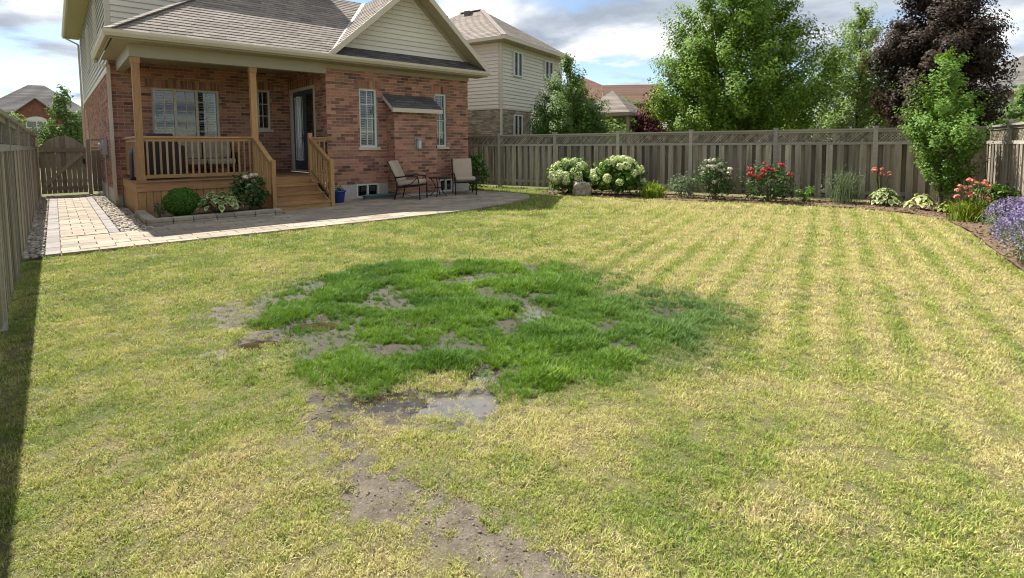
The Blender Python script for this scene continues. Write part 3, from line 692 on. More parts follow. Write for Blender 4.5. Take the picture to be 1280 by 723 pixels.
def window(fr, h, cols, grid, parent=house, shut=True, fm='white', sill=True, rec=.075, fw=.055, label=None, proud=0., flush=None):
    flush = proud > 0 if flush is None else flush
    x0, x1, z0, z1 = h; m = MB(); d0, d1 = -rec - .05 + proud, -rec + .03 + proud
    for a, b, c, d in ((x0, x1, z1 - fw, z1), (x0, x1, z0, z0 + fw), (x0, x0 + fw, z0 + fw, z1 - fw), (x1 - fw, x1, z0 + fw, z1 - fw)): fbox(m, fr, a, b, c, d, d0, d1)
    xs = [x0 + fw] + [x0 + (x1 - x0) * c for c in cols] + [x1 - fw]
    for c in xs[1:-1]: fbox(m, fr, c - fw * .6, c + fw * .6, z0 + fw, z1 - fw, d0, d1 - .002)
    o = m.build('window', fm, parent)
    g = MB(); fbox(g, fr, x0 + fw - .004, x1 - fw + .004, z0 + fw - .004, z1 - fw + .004, d0 + .022, d0 + .028); g.build('pane', 'glass', o)
    if grid:
        gm = MB()
        for a, b in zip(xs[:-1], xs[1:]):
            for i in range(1, grid[0]): x = a + (b - a) * i / grid[0]; fbox(gm, fr, x - .011, x + .011, z0 + fw, z1 - fw, d0 + .03, d0 + .046)
            for j in range(1, grid[1]): z = z0 + fw + (z1 - z0 - 2 * fw) * j / grid[1]; fbox(gm, fr, a, b, z - .011, z + .011, d0 + .031, d0 + .044)
        if gm.v: gm.build('grille', fm, o)
    if shut and flush:
        sm = MB(); fbox(sm, fr, xs[1] + fw * .6, xs[2], z0 + fw, z1 - fw, d0 + .009, d0 + .016); sm.build('blind', 'shutter', o)
    elif shut:
        sm = MB(); lm = MB()
        for ci, (a, b) in enumerate(zip(xs[:-1], xs[1:])):
            if isinstance(shut, (list, tuple)) and not shut[ci]: continue
            z = z0 + fw + .02
            while z < z1 - fw:
                p = [fr.p(a + .03, z, d0 - .02), fr.p(b - .03, z, d0 - .02), fr.p(b - .03, z + .028, d0 - .055), fr.p(a + .03, z + .028, d0 - .055)]
                sm.prism(p, (fr.n + Vector((0, 0, 1))) * .006, True); z += .068
            for q in (a + .008, (a + b) / 2 - .02, b - .05): fbox(sm, fr, q, q + .042, z0 + fw, z1 - fw, d0 - .05, d0 - .012)
        sm.build('shutter', 'shutter', o)
    if flush:
        dm = MB(); fbox(dm, fr, x0 + fw - .003, x1 - fw + .003, z0 + fw - .003, z1 - fw + .003, d0 + .002, d0 + .008); dm.build('unlit_backing', 'dark', o)  # dark sheet behind the pane, painted as the shade of a room
        if sill: s = MB(); fbox(s, fr, x0 - .07, x1 + .07, z0 - .075, z0 - .001, .0, .06); s.build('sill', 'trimlt', o, bevel=.006)
        return o
    dm = MB(); fbox(dm, fr, x0 - .05, x1 + .05, z0 - .05, z1 + .05, d0 - .32, d0 - .30)
    for a, b, c, d in ((x0 - .05, x0 - .03, z0, z1), (x1 + .03, x1 + .05, z0, z1), (x0 - .03, x1 + .03, z0 - .05, z0 - .03), (x0 - .03, x1 + .03, z1 + .03, z1 + .05)): fbox(dm, fr, a, b, c, d, d0 - .30, d0 - .05)
    dm.build('unlit_backing', 'dark', o)  # shallow dark box painted as the unlit room behind the glass
    if sill: s = MB(); fbox(s, fr, x0 - .07, x1 + .07, z0 - .075, z0 - .001, -.12, .055); s.build('sill', 'trimlt', o, bevel=.006)
    return o
window(FR_SUN, W1, [], (2, 4), shut=True); window(FR_SUN, W2, [], (2, 4), shut=True)
window(FR_BACK, TW, [.34, .66], (2, 5), shut=[1, 0, 1], fm='trimlt'); window(FR_BACK, SW, [], (2, 3), shut=False, fm='trimlt')
for h in NW: window(FR_SIDE, h, [], None, shut=False, fm='trimlt')
for h in BWIN: window(FR_SUN, h, [.5], None, shut=False, sill=False, proud=.055, flush=False, fw=.042)
# french door on the porch
x0, x1, z0, z1 = DOOR; m = MB(); fr = FR_DOOR
for a, b, c, d in ((x0, x1, z1 - .09, z1), (x0, x0 + .10, z0, z1 - .09), (x1 - .10, x1, z0, z1 - .09), (x0, x1, z0 - .001, z0 + .05)): fbox(m, fr, a, b, c, d, -.13, .02)
dr_ = m.build('door', 'trimlt', house)
mid = (x0 + x1) / 2
for k, (a, b) in enumerate(((x0 + .105, mid - .004), (mid + .004, x1 - .105))):
    lm = MB(); zz0, zz1 = z0 + .055, z1 - .095
    for q in ((a, a + .11, zz0, zz1), (b - .11, b, zz0, zz1), (a + .11, b - .11, zz1 - .12, zz1), (a + .11, b - .11, zz0, zz0 + .26)): fbox(lm, fr, *q, -.09, -.045)
    lf = lm.build('door_leaf', 'doorblue', dr_)
    pm = MB(); fbox(pm, fr, a + .105, b - .105, zz0 + .25, zz1 - .115, -.072, -.066); pm.build('glass_pane', 'glass', dr_)
    if k == 0:
        bm_ = MB()
        for i in range(5): x = a + .14 + (b - a - .28) * i / 4; fbox(bm_, fr, x - .014, x + .014, zz0 + .3, zz1 - .15, -.064, -.045)
        for i in range(2): z = zz0 + .3 + (zz1 - zz0 - .48) * i; fbox(bm_, fr, a + .12, b - .12, z - .014, z + .014, -.063, -.043)
        bm_.build('grille', 'shutter', dr_)
bm_ = MB(); fbox(bm_, fr, x0, x1, z0, z1, -.30, -.28); bm_.build('unlit_backing', 'dark', dr_)  # dark sheet behind the door, painted as the unlit room
m = MB(); fbox(m, fr, mid - .09, mid - .05, 1.65, 1.85, -.045, -.03); m.tube([fr.p(mid - .07, 1.75, -.03), fr.p(mid - .07, 1.75, .02), fr.p(mid - .16, 1.75, .03)], .01); m.build('door_handle', 'blackmetal', dr_)
# porch ceiling, beams, soffits, gutters
ZS = 3.70
MB().box(-4.53, 0, -.50, 2.89, ZS, ZS + .02).box(0.001, 5.05, -.50, -.02, ZS, ZS + .02).build('soffit', 'soffit', house)
m = MB().box(-4.24, -.015, -.09, .09, 3.43, ZS - .002).box(-4.24, -4.06, .091, 2.88, 3.43, ZS - .002); m.build('porch_beam', 'trim', house)
m = MB(); fbox(m, FR_SUN, -.03, 4.73, 3.585, ZS - .002, -.02, .035); m.build('frieze_board', 'trim', house)
m = MB(); m.box(-4.58, 5.12, -.53, -.502, 3.70, 3.85).box(-4.58, -4.555, -.50, 3.3, 3.70, 3.85); m.build('fascia', 'trim', house)
gp = [(-.535, 3.86), (-.535, 3.75), (-.60, 3.735), (-.645, 3.80), (-.65, 3.862)]
def gutter(a, b, prof, axis, name='gutter'):
    m = MB(); P0 = [(a, p[0], p[1]) if axis == 'u' else (p[0], a, p[1]) for p in prof]; P1 = [(b, p[0], p[1]) if axis == 'u' else (p[0], b, p[1]) for p in prof]
    n = len(prof); m.v = P0 + P1; m.f = [(i, i + 1, n + i + 1, n + i) for i in range(n - 1)] + [tuple(range(n)), tuple(range(2 * n - 1, n - 1, -1))]
    return m.build(name, 'trimlt', house)
gutter(-4.68, 5.14, gp, 'u'); gutter(-.60, 3.3, [(-4.582 - (-.535 - p[0]), p[1]) for p in gp], 'v')
# roofs
ROOF = MB()
SL = .70; q = math.hypot(1, SL); FR_F = Fr((-4.62, -.56, 3.855), (1, 0, 0), (0, 1 / q, SL / q)); fp = [(0, 0), (4.60, 0), (7.17, 4.24), (3.47, 4.24)]
gs = .904; q2 = math.hypot(1, gs); FR_G = Fr((-.05, -.56, 3.90), (0, -1, 0), (1 / q2, 0, gs / q2)); gpoly = [(0, 0), (0, 2.6 * q2), (-3.47, 2.6 * q2)]
ROOF.prism([FR_F.p(*p) for p in fp], FR_F.n * .03, True)
ROOF.prism([FR_G.p(*p) for p in gpoly], FR_G.n * .03, True)
ap = Vector((2.55, -.56, 6.25)); apb = Vector((2.55, 2.91, 6.25)); re = Vector((5.18, -.56, 3.875)); reb = Vector((5.18, 9, 3.875)); apc = Vector((2.55, 9, 6.25))
ROOF.prism([ap, re, reb, apc], Vector((.67, 0, .74)) * .03, True)
ROOF.poly([(-1.15, 2.91, 6.25), (2.55, 2.91, 6.25), (2.55, 7, 3.6), (-1.15, 7, 3.6)])
ROOF.poly([(-4.62, -.56, 3.85), (-1.15, 2.91, 6.27), (-4.62, 3.3, 3.85)])
roof = ROOF.build('roof', 'shingle', house)
sh = Pieces(); sh.add(FR_F.t(), courses(fp, .33, .15, .004, rowjit=True), .008, lift=.012, jit=.002)
sh.add(FR_G.t(), courses(gpoly, .33, .15, .004, rowjit=True), .008, lift=.012, jit=.002)
PB = Fr((0.0, -.56, 3.865), (1, 0, 0), (0, .56 / .655, .34 / .655)); pbp = [(.0, 0), (5.15, 0), (4.85, .655), (.25, .655)]
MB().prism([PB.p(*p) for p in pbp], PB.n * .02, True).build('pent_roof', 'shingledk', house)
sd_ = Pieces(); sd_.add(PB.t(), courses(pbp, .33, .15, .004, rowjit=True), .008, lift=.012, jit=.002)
BR = Fr((1.66, -.58, 2.58), (1, 0, 0), (0, .58 / .71, .41 / .71)); brp = [(0, 0), (1.65, 0), (1.65, .71), (0, .71)]
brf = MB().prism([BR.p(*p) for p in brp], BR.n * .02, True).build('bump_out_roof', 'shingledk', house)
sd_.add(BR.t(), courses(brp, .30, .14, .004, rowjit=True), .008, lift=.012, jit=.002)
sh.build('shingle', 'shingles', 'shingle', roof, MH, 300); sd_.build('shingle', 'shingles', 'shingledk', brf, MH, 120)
m = MB().box(1.65, 3.32, -.60, -.575, 2.46, 2.58).prism([(1.645, -.574, 2.47), (1.645, -.574, 2.578), (1.645, -.02, 2.965), (1.645, -.02, 2.86)], (-.025, 0, 0), True).prism([(3.325, -.574, 2.47), (3.325, -.574, 2.578), (3.325, -.02, 2.965), (3.325, -.02, 2.86)], (.025, 0, 0), True).box(1.675, 3.30, -.573, -.465, 2.465, 2.48)
m.build('bump_out_trim', 'trimlt', house)
# hip and ridge caps, valley flashing
m = MB()
A_, B_ = FR_F.p(0, 0, .02), FR_F.p(3.47, 4.24, .02)
for k in range(26):
    a = A_.lerp(B_, k / 26); b = A_.lerp(B_, (k + 1.15) / 26); m.bar(a + Vector((0, 0, .012)), b + Vector((0, 0, .002)), .17, .02)
m.build('hip_cap', 'shingle', roof)
a, b = FR_F.p(4.58, .02, .034), FR_F.p(7.15, 4.2, .034)
MB().bar(a, b, .12, .006, up=(-.3, -.3, .9)).build('valley_flashing', 'flash', roof)
# gable
tri = [(.32, 4.20), (4.78, 4.20), (2.55, 6.14)]
g0 = MB(); fbox(g0, FR_SUN, 0, 1, 0, 1, 0, 0) if False else None
MB().prism([FR_SUN.p(x, z, -.01) for x, z in [(-.1, 3.72), (5.2, 3.72), (2.55, 6.18)]], FR_SUN.n * .05, True).build('gable_wall', 'siding', house)
boards(FR_SUN.t(), tri, .14, 'sidinglt', house)
for a, b in (((-.12, -.57, 3.80), (2.55, -.57, 6.19)), ((5.22, -.57, 3.80), (2.55, -.57, 6.19))):
    a = Vector(a); b = Vector(b); MB().bar(a, b, .025, .16, up=(0, 1, 0)).build('rake_board', 'trimlt', house) if False else MB().prism([a + Vector((0, 0, -.07)), a + Vector((0, 0, .11)), b + Vector((0, 0, .10)), b + Vector((0, 0, -.10))], (0, -.028, 0), True).build('rake_board', 'trimlt', house)
    MB().poly([a + Vector((0, .03, -.04)), b + Vector((0, .03, -.06)), b + Vector((0, .56, -.06)), a + Vector((0, .56, -.04))]).build('rake_soffit', 'soffit', house)
    d = Vector((.06 if a.x < 2 else -.06, 0, 0)); z = Vector((0, .53, 0))
    MB().prism([a + z + d * 5 + Vector((0, 0, .08)), a + z + d * 5 + Vector((0, 0, .26)), b + z + Vector((0, 0, -.02)), b + z + Vector((0, 0, -.20))], (0, -.03, 0), True).build('rake_trim', 'trim', house)
# upper storey on the left
FR_US = Fr((-4.38, 17.5, 0), (0, -1, 0)); FR_UF = Fr((0, 2.9, 0), (1, 0, 0))
m = MB(); fbox(m, FR_US, 0, 14.45, 3.462, 6.55, -.15, -.002); fbox(m, FR_UF, -4.38, -1.1, 3.72, 6.9, -.15, -.002); m.build('upper_wall', 'siding', house)
boards(FR_US.t(), rect(0, 14.52, 3.50, 6.50), .15, 'sidinglt', house); boards(FR_UF.t(), rect(-4.29, -1.15, 3.75, 6.9), .15, 'sidinglt', house)
MB().box(-4.405, -4.29, 2.876, 2.898, 3.72, 6.55).box(-4.405, -4.383, 2.899, 3.0, 3.5, 6.55).build('corner_trim', 'trimlt', house)
m = MB(); fbox(m, FR_US, 0, 14.5, 3.44, 3.5, 0, .03); m.build('siding_base_trim', 'trimlt', house)
for h in ((10.6, 11.4, 4.35, 5.75), (6.3, 7.1, 4.35, 5.75)):
    window(FR_US, h, [.5], None, shut=False, fm='trimlt', sill=False, proud=.10)
m = MB(); 
for h in ((10.6, 11.4, 4.35, 5.75), (6.3, 7.1, 4.35, 5.75)):
    for s in (-.1, 0): fbox(m, FR_US, h[0] - .1, h[0] - .002, h[2] - .1, h[3] + .1, 0, .045); fbox(m, FR_US, h[1] + .002, h[1] + .1, h[2] - .1, h[3] + .1, 0, .045); break
m.build('window_casing', 'trimlt', house)
MB().box(-4.88, -4.384, 2.4, 17.9, 6.50, 6.52).build('upper_soffit', 'soffit', house)
gutter(2.3, 17.95, [(-4.88, 6.66), (-4.88, 6.52), (-4.95, 6.50), (-4.995, 6.57), (-5.0, 6.665)], 'v')
MB().prism([(-4.95, 2.25, 6.68), (-4.95, 18, 6.68), (-1.8, 15, 8.9), (-1.8, 5.4, 8.9)], (-.02, 0, .03), True).poly([(-4.95, 2.25, 6.68), (-1.8, 5.4, 8.9), (1.3, 2.25, 6.68)]).poly([(1.3, 2.25, 6.68), (-1.8, 5.4, 8.9), (-1.8, 15, 8.9), (1.3, 18, 6.68)]).build('upper_roof', 'shingle', house)
def downspout(pts, mat='trimlt'):
    m = MB()
    for a, b in zip(pts[:-1], pts[1:]): m.bar(a, b, .075, .06, up=(0, 1, 0) if abs(a[2] - b[2]) > .5 else (0, 0, 1))
    m.build('downspout', mat, house)
downspout([(-4.40, 2.80, 3.58), (-4.40, 2.80, .18)]); downspout([(-4.62, 3.2, 3.75), (-4.62, 3.15, 3.60), (-4.42, 2.88, 3.55)])
downspout([(-4.44, 17.3, 6.2), (-4.44, 17.3, .2)]); downspout([(-4.92, 17.6, 6.5), (-4.46, 17.3, 6.2)])
# meter and pipes on the side wall
m = MB().box(-4.50, -4.395, 4.55, 4.85, 1.30, 1.72); m.build('electric_meter', 'meter', house, bevel=.012)
MB().lathe([(.09, 0), (.09, .05), (.07, .09)], 14).build('meter_dial', 'meter', house).matrix_local = Matrix.Translation((-4.50, 4.7, 1.56)) @ Matrix.Rotation(R(-90), 4, 'Y')
MB().tube([(-4.44, 4.65, 1.3), (-4.44, 4.65, .1)], .025).tube([(-4.44, 4.78, 1.3), (-4.44, 4.78, .5), (-4.41, 5.1, .4)], .018).build('conduit', 'meter', house)
# wall lantern on the bump-out
ln = MB().box(2.42, 2.60, -.475, -.462, 1.40, 1.74).box(2.455, 2.565, -.60, -.476, 1.66, 1.70).box(2.44, 2.58, -.62, -.49, 1.70, 1.715).box(2.455, 2.565, -.605, -.495, 1.42, 1.435)
for dx in (2.457, 2.557):
    for dy in (-.603, -.503): ln.box(dx, dx + .009, dy, dy + .009, 1.435, 1.70)
ln = ln.build('wall_lantern', 'meter', house)
MB().box(2.466, 2.556, -.594, -.505, 1.436, 1.655).build('lantern_glass', 'lampglass', ln)

# ================================================================== WOODEN PORCH
porch = thing('wooden_porch', 'stained cedar porch with baluster railing, posts and steps against the brick house', 'porch', mat4=MH @ Matrix.Translation((0, 0, 0)))
DZ = .74; UL, UR = -4.20, -.02
v = -.02
while v < 2.86:
    MB().box(UL - .03, UR, v, v + .136, DZ - .035, DZ).build('deck_board', 'deck', porch); v += .142
MB().box(UL - .035, UR - .001, -.055, -.022, DZ - .20, DZ - .002).box(UL - .037, UL - .004, -.02, 2.86, DZ - .20, DZ - .036).build('rim_board', 'cedarh', porch)
MB().box(UL - .055, -1.78, -.10, -.018, DZ + .001, DZ + .03).build('deck_edge_board', 'cedarh', porch)
x = UL
me_s = MB().box(0, .128, -.012, .012, .02, DZ - .205).mesh('skirt_board')
while x < -1.8: o = link('skirt_board', me_s, 'cedar', porch); o.location = (x, -.022, random.uniform(-.004, .004)); x += .137
y = .0
while y < 2.75: o = link('skirt_board', me_s, 'cedar', porch); o.location = (UL - .008, y + .128, 0); o.rotation_euler = (0, 0, R(-90)); y += .137
MB().box(UL + .03, UR - .05, .03, 2.85, .0, .5).build('underdeck_shade', 'dark', porch)  # solid dark block stands in for the shade beneath the deck
for u in (-4.13, -1.81):
    p = MB().box(u - .07, u + .07, -.07, .07, DZ + .031, 3.34).build('post', 'cedar', porch, bevel=.008)
    MB().box(u - .085, u + .085, -.085, .085, 3.30, 3.428).build('post_cap', 'cedar', p, bevel=.01)
    MB().box(u - .082, u + .082, -.082, .082, DZ + .031, DZ + .13).build('post_base', 'cedar', p, bevel=.01)
me_b = MB().box(-.019, .019, -.019, .019, 0, .80).mesh('baluster')
def railing(a, b, n, zt=1.73, zb=.86, name='railing'):
    a = Vector(a); b = Vector(b); r = MB()
    dz = b.z - a.z
    r.bar(a + Vector((0, 0, zt - DZ)), b + Vector((0, 0, zt - DZ)), .13, .038).bar(a + Vector((0, 0, zt - DZ - .06)), b + Vector((0, 0, zt - DZ - .06)), .04, .075).bar(a + Vector((0, 0, zb - DZ)), b + Vector((0, 0, zb - DZ)), .04, .08)
    ro = r.build(name, 'cedarh', porch)
    for k in range(n):
        t = (k + .5) / n; p = a.lerp(b, t); o = link('baluster', me_b, 'cedar', ro); h0 = zb - DZ - .01; o.location = (p.x, p.y, p.z + h0); o.scale = (1, 1, (zt - zb - .06) / .80)
    return ro
railing((-4.06, 0, DZ), (-1.88, 0, DZ), 18); railing((UL + .07, .08, DZ), (UL + .07, 2.84, DZ), 21)
railing((-.42, 0, DZ), (-.03, 0, DZ), 3)
# steps
SU0, SU1 = -1.76, -.52; st = None
for k in range(3):
    z = .185 * (k + 1); v0 = -1.38 + .435 * k
    MB().box(SU0 - .03, SU1 + .03, v0 - .03, v0 + .45, z - .04, z).build('tread', 'cedarh', porch)
    MB().box(SU0, SU1, v0, v0 + .022, z - .185, z - .041).build('riser', 'cedarh', porch)
MB().box(SU0, SU1, -.078, -.057, .556, .70).build('riser', 'cedarh', porch)
for u in (SU0 - .025, SU1 + .025):
    MB().prism([(u, -.06, .02), (u, -.06, .69), (u, -1.36, .14), (u, -1.36, .02)], (.03 if u > -1 else -.03, 0, 0), True).build('stringer', 'cedarh', porch)
for u in (SU0 - .055, SU1 + .055):
    MB().box(u - .045, u + .045, -1.41, -1.32, .0, 1.20).build('newel_post', 'cedar', porch, bevel=.01)
    a = Vector((u, -1.32, 1.13)); b = Vector((u, -.06, 1.70)); r = MB().bar(a, b, .10, .04).bar(a - Vector((0, 0, .07)), b - Vector((0, 0, .07)), .038, .07).bar(a - Vector((0, 0, .85)), b - Vector((0, 0, .84)), .038, .07)
    ro = r.build('stair_railing', 'cedarh', porch)
    for k in range(7):
        p = a.lerp(b, (k + .6) / 7.4); o = link('baluster', me_b, 'cedar', ro); o.location = (p.x, p.y, p.z - .86)
    if u > -1: MB().box(u - .05, u + .05, -.05, .05, DZ, 1.86).build('newel_post', 'cedar', porch, bevel=.01)

# ---- covered grill and loveseat on the porch
def smooth_box(w_, d_, h_, bev, name, mat, parent, loc=(0, 0, 0), rot=(0, 0, 0)):
    o = MB().box(-w_ / 2, w_ / 2, -d_ / 2, d_ / 2, 0, h_).build(name, mat, parent, bevel=bev, smooth=True); o.location = loc; o.rotation_euler = rot; return o
gr = thing('covered_grill', 'barbecue under a dark navy fitted cover on the porch behind the railing', 'grill', mat4=MH @ Matrix.Translation((-3.62, 1.35, DZ)))
prof = [(-.72, 0), (-.70, .62), (-.66, .78), (-.46, .84), (-.40, 1.0), (-.30, 1.09), (.30, 1.09), (.40, 1.0), (.46, .84), (.66, .78), (.70, .62), (.72, 0)]
prof = [(x * .8, z) for x, z in prof]
MB().prism([(x, -.28, z) for x, z in prof][::-1], (0, -.56, 0), True).build('cover', 'cover', gr, bevel=.03, smooth=True)
MB().box(-.60, .60, -.292, .292, .02, .06).build('cover_hem', 'cover', gr)
lv = thing('porch_loveseat', 'outdoor loveseat with pale grey cushions on the porch under the window', 'loveseat', mat4=MH @ Matrix.Translation((-2.55, 1.9, DZ)))
MB().box(-.72, .72, -.35, .35, .22, .30).box(-.72, .72, .27, .35, .30, .88).box(-.76, -.70, -.35, .35, .05, .62).box(.70, .76, -.35, .35, .05, .62).build('frame', 'blackmetal', lv, bevel=.01)
for s in (-1, 1):
    smooth_box(.66, .60, .15, .04, 'seat_cushion', 'greycush', lv, (s * .345, -.05, .305)); smooth_box(.66, .15, .48, .05, 'back_cushion', 'greycush', lv, (s * .345, .19, .45), (R(-8), 0, 0))
    for t in (-1, 1): smooth_box(.06, .06, .22, .006, 'leg', 'blackmetal', lv, (s * .68, t * .30, 0))

# ================================================================== PATIO FURNITURE
def patio_chair(label, u, v, rot):
    c = thing('patio_armchair', label, 'chair', mat4=MH @ Matrix.Translation((u, v, .03)) @ Matrix.Rotation(R(rot), 4, 'Z') @ Matrix.Scale(1.08, 4), group='patio armchairs by the brick wall')
    w2, d0, d1 = .29, -.30, .30                     # the chair faces -y
    m = MB()
    m.bar((-w2, d0, .36), (w2, d0, .36), .03, .03).bar((-w2, d1 - .04, .30), (w2, d1 - .04, .30), .03, .03)
    for s in (-1, 1): m.bar((s * w2, d0, .36), (s * w2, d1 - .04, .30), .03, .03)
    m.build('seat_frame', 'blackmetal', c)
    for s in (-1, 1):
        MB().tube([(s * w2, d0 - .01, 0), (s * w2, d0, .36), (s * (w2 + .02), d0 + .03, .56)], .016).build('leg', 'blackmetal', c, smooth=True)
        MB().tube([(s * w2, d1 + .06, 0), (s * w2, d1 - .02, .30), (s * w2, d1 + .03, .55), (s * w2, d1 + .24, .98)], .016).build('leg', 'blackmetal', c, smooth=True)
        MB().tube([(s * (w2 + .02), d0 + .03, .56), (s * (w2 + .03), d0 + .02, .585), (s * (w2 + .03), 0, .60), (s * (w2 + .02), d1 + .05, .56)], .019).build('armrest', 'blackmetal', c, smooth=True)
        MB().tube([(s * (w2 + .01), d0 + .06, .55), (s * (w2 + .01), -.08, .40), (s * (w2 + .005), .12, .36)], .010).build('arm_brace', 'blackmetal', c, smooth=True)
    MB().bar((-w2, d1 + .235, .97), (w2, d1 + .235, .97), .025, .025).bar((-w2, d1 + .11, .7), (w2, d1 + .11, .7), .02, .02).build('back_frame', 'blackmetal', c)
    smooth_box(.55, .60, .12, .045, 'seat_cushion', 'cushion', c, (0, -.02, .365), (R(-5), 0, 0))
    smooth_box(.55, .12, .60, .045, 'back_cushion', 'cushion', c, (0, .265, .43), (R(-24), 0, 0))
    return c
patio_chair('tan cushioned patio armchair turned to the right, nearer the porch steps', 1.90, -1.12, 40)
patio_chair('tan cushioned patio armchair facing the lawn at the far corner of the house', 3.80, -1.0, -28)
tb = thing('side_table', 'small black metal side table between the two patio armchairs', 'table', mat4=MH @ Matrix.Translation((2.82, -1.05, .03)) @ Matrix.Scale(1.15, 4))
MB().lathe([(.235, .46), (.24, .47), (.24, .485), (.225, .49)], 20).build('table_top', 'blackmetal', tb)
for k in range(4):
    a = math.pi / 4 + k * math.pi / 2; c, s = math.cos(a), math.sin(a)
    MB().tube([(.19 * c, .19 * s, .46), (.10 * c, .10 * s, .33), (.07 * c, .07 * s, .22), (.13 * c, .13 * s, .10), (.22 * c, .22 * s, 0)], .011).build('leg', 'blackmetal', tb, smooth=True)
MB().lathe([(.085, .215), (.085, .228)], 12).build('leg_ring', 'blackmetal', tb)
bp_ = thing('blue_pot', 'glazed cobalt blue flower pot at the foot of the porch steps', 'pot', mat4=MH @ Matrix.Translation((.02, -.62, .03)))
MB().lathe([(.105, 0), (.12, .01), (.15, .24), (.155, .27), (.175, .275), (.175, .315), (.155, .315), (.145, .25)], 20).build('pot', 'bluepot', bp_, smooth=True)
P = rng.normal(0, .06, (60, 3)) + [0, 0, .36]; link('sprout', npmesh('sprout', leafquads(P, rng.normal(size=(60, 3)) + [0, 0, .6], .07, .4, .2, 4), 4), 'roseleaf', bp_)
m = MB()
pts = []
for k in range(90):
    t = k / 90 * 5 * 2 * math.pi; r = .30 + .05 * math.sin(k * .37) + .02 * (k // 18); pts.append((1.25 + r * 1.5 * math.cos(t), -.42 + r * .55 * math.sin(t), .045 + .0012 * k))
pts += [(2.2, -.62, .045), (2.9, -.72, .045), (3.4, -.62, .045), (3.75, -.5, .045)]
o = m.tube(pts, .013, 6).build('garden_hose', 'hose', None, smooth=True); o.matrix_world = MH; tag(o, 'pale teal garden hose coiled on the patio below the basement window', 'hose')

# ================================================================== PLANTER BED IN FRONT OF THE PORCH
PL = [(-4.26, -1.38), (-1.74, -1.38), (-1.74, -1.05), (-1.80, -.10), (-4.10, -.10)]
pl = thing('stone_planter', 'low planting bed edged with cut stone in front of the wooden porch', 'planter', mat4=MH)
MB().prism([(p[0], p[1], .10) for p in [(-4.15, -1.95), (-1.92, -1.95), (-1.86, -.11), (-4.10, -.11)]], (0, 0, .12)).build('soil', 'mulch', pl)
x = -4.28
while x < -1.93:
    l = random.uniform(.26, .42); l = min(l, -1.86 - x)
    for z, ins in ((0, .0), (.075, .012)):
        MB().box(x + .004, x + l - .004, -2.06 + ins + random.uniform(-.006, .006), -1.82, z + .004, z + .075).build('edging_stone', 'stone', pl, bevel=.012)
    x += l
y = -1.81
while y < -.15:
    l = random.uniform(.26, .36)
    for z in (0, .075): MB().box(-4.30 + random.uniform(-.006, .006), -4.12, y + .004, min(y + l, -.1) - .004, z + .004, z + .075).build('edging_stone', 'stone', pl, bevel=.012)
    y += l

# ================================================================== PLANTS
def rand_dirs(n, g, zb=0.):
    d = g.normal(size=(n, 3)); d[:, 2] += zb; return d / np.linalg.norm(d, axis=1, keepdims=True)
def plant(name, label, cat, mw, group=None): return thing(name, label, cat, mat4=mw, group=group)
def foliage(parent, n, rx, ry, h, size, mat, seed, asp=.55, z0=.05, shell=.55, name='foliage', clumps=40, cs=.16, up=.5):
    g = np.random.default_rng(seed)
    C = rand_dirs(clumps, g, .25); C *= (shell + (1 - shell) * g.random((clumps, 1)) ** .6)
    idx_ = g.integers(0, clumps, n); d = C[idx_] + g.normal(0, cs, (n, 3))
    P = np.stack([d[:, 0] * rx, d[:, 1] * ry, z0 + (d[:, 2] * .5 + .5) * h], 1); P[:, 2] = np.maximum(P[:, 2], .02)
    Nn = d * .8 + g.normal(0, .6, (n, 3)) + [0, 0, up]
    return link(name, npmesh(name, leafquads(P, Nn, size, asp, .25, seed), 4), mat, parent)
def stems(parent, rx, ry, h, n, seed, r=.006, mat='stem'):
    g = random.Random(seed); m = MB()
    for k in range(n):
        a = g.uniform(0, 6.28); q = g.random() ** .5; m.tube([(g.uniform(-.03, .03), g.uniform(-.03, .03), -.02), (rx * q * .5 * math.cos(a), ry * q * .5 * math.sin(a), h * .5), (rx * q * math.cos(a), ry * q * math.sin(a), h * g.uniform(.75, .95))], [r * 1.4, r, r * .5], 4)
    return m.build('stem', mat, parent)
def bloom_mesh(name, rad, n, size, seed, flat=1.0, asp=.8):
    g = np.random.default_rng(seed); d = rand_dirs(n, g, .2); P = d * rad * (1 + g.normal(0, .08, (n, 1))); P[:, 2] *= flat
    return npmesh(name, leafquads(P, d + g.normal(0, .35, (n, 3)), size, asp, .2, seed), 4)
def hydrangea(label, x, y, rx, ry, h, nh, seed):
    p = plant('hydrangea_bush', label, 'shrub', MF @ Matrix.Translation((x, y, 0)), 'hydrangeas by the boulder'); g = random.Random(seed)
    foliage(p, 1500, rx * .92, ry * .92, h * .93, .12, 'hydleaf', seed, .7, clumps=60); stems(p, rx, ry, h, 14, seed)
    mes = [bloom_mesh('flower_head', .115, 130, .05, seed * 3 + i) for i in range(3)]
    for k in range(nh):
        a = g.uniform(0, 2 * math.pi); zq = g.uniform(.1, 1.0) ** .8; rr = math.sqrt(max(0, 1 - (zq * .95) ** 2)) * 1.0
        if k % 4 == 0: rr *= .6
        # most heads face the yard and the light
        if math.sin(a) > .3 and zq < .6: a = -a
        o = link('flower_head', mes[k % 3], 'hydflower', p); o.location = (rx * rr * math.cos(a), ry * rr * math.sin(a), h * (.25 + .75 * zq)); s = g.uniform(.7, 1.15); o.scale = (s, s, s * .85); o.rotation_euler = (g.uniform(0, 6), g.uniform(0, 6), g.uniform(0, 6))
def FP(x, y, z=0): return MF @ Matrix.Translation((x, y, z))
hydrangea('lime-white mophead hydrangea left of the boulder, nearest the house', -6.66, 14.5, .68, .58, 1.02, 38, 3)
hydrangea('taller lime-white mophead hydrangea right of the boulder', -5.22, 14.6, .80, .62, 1.10, 50, 5)
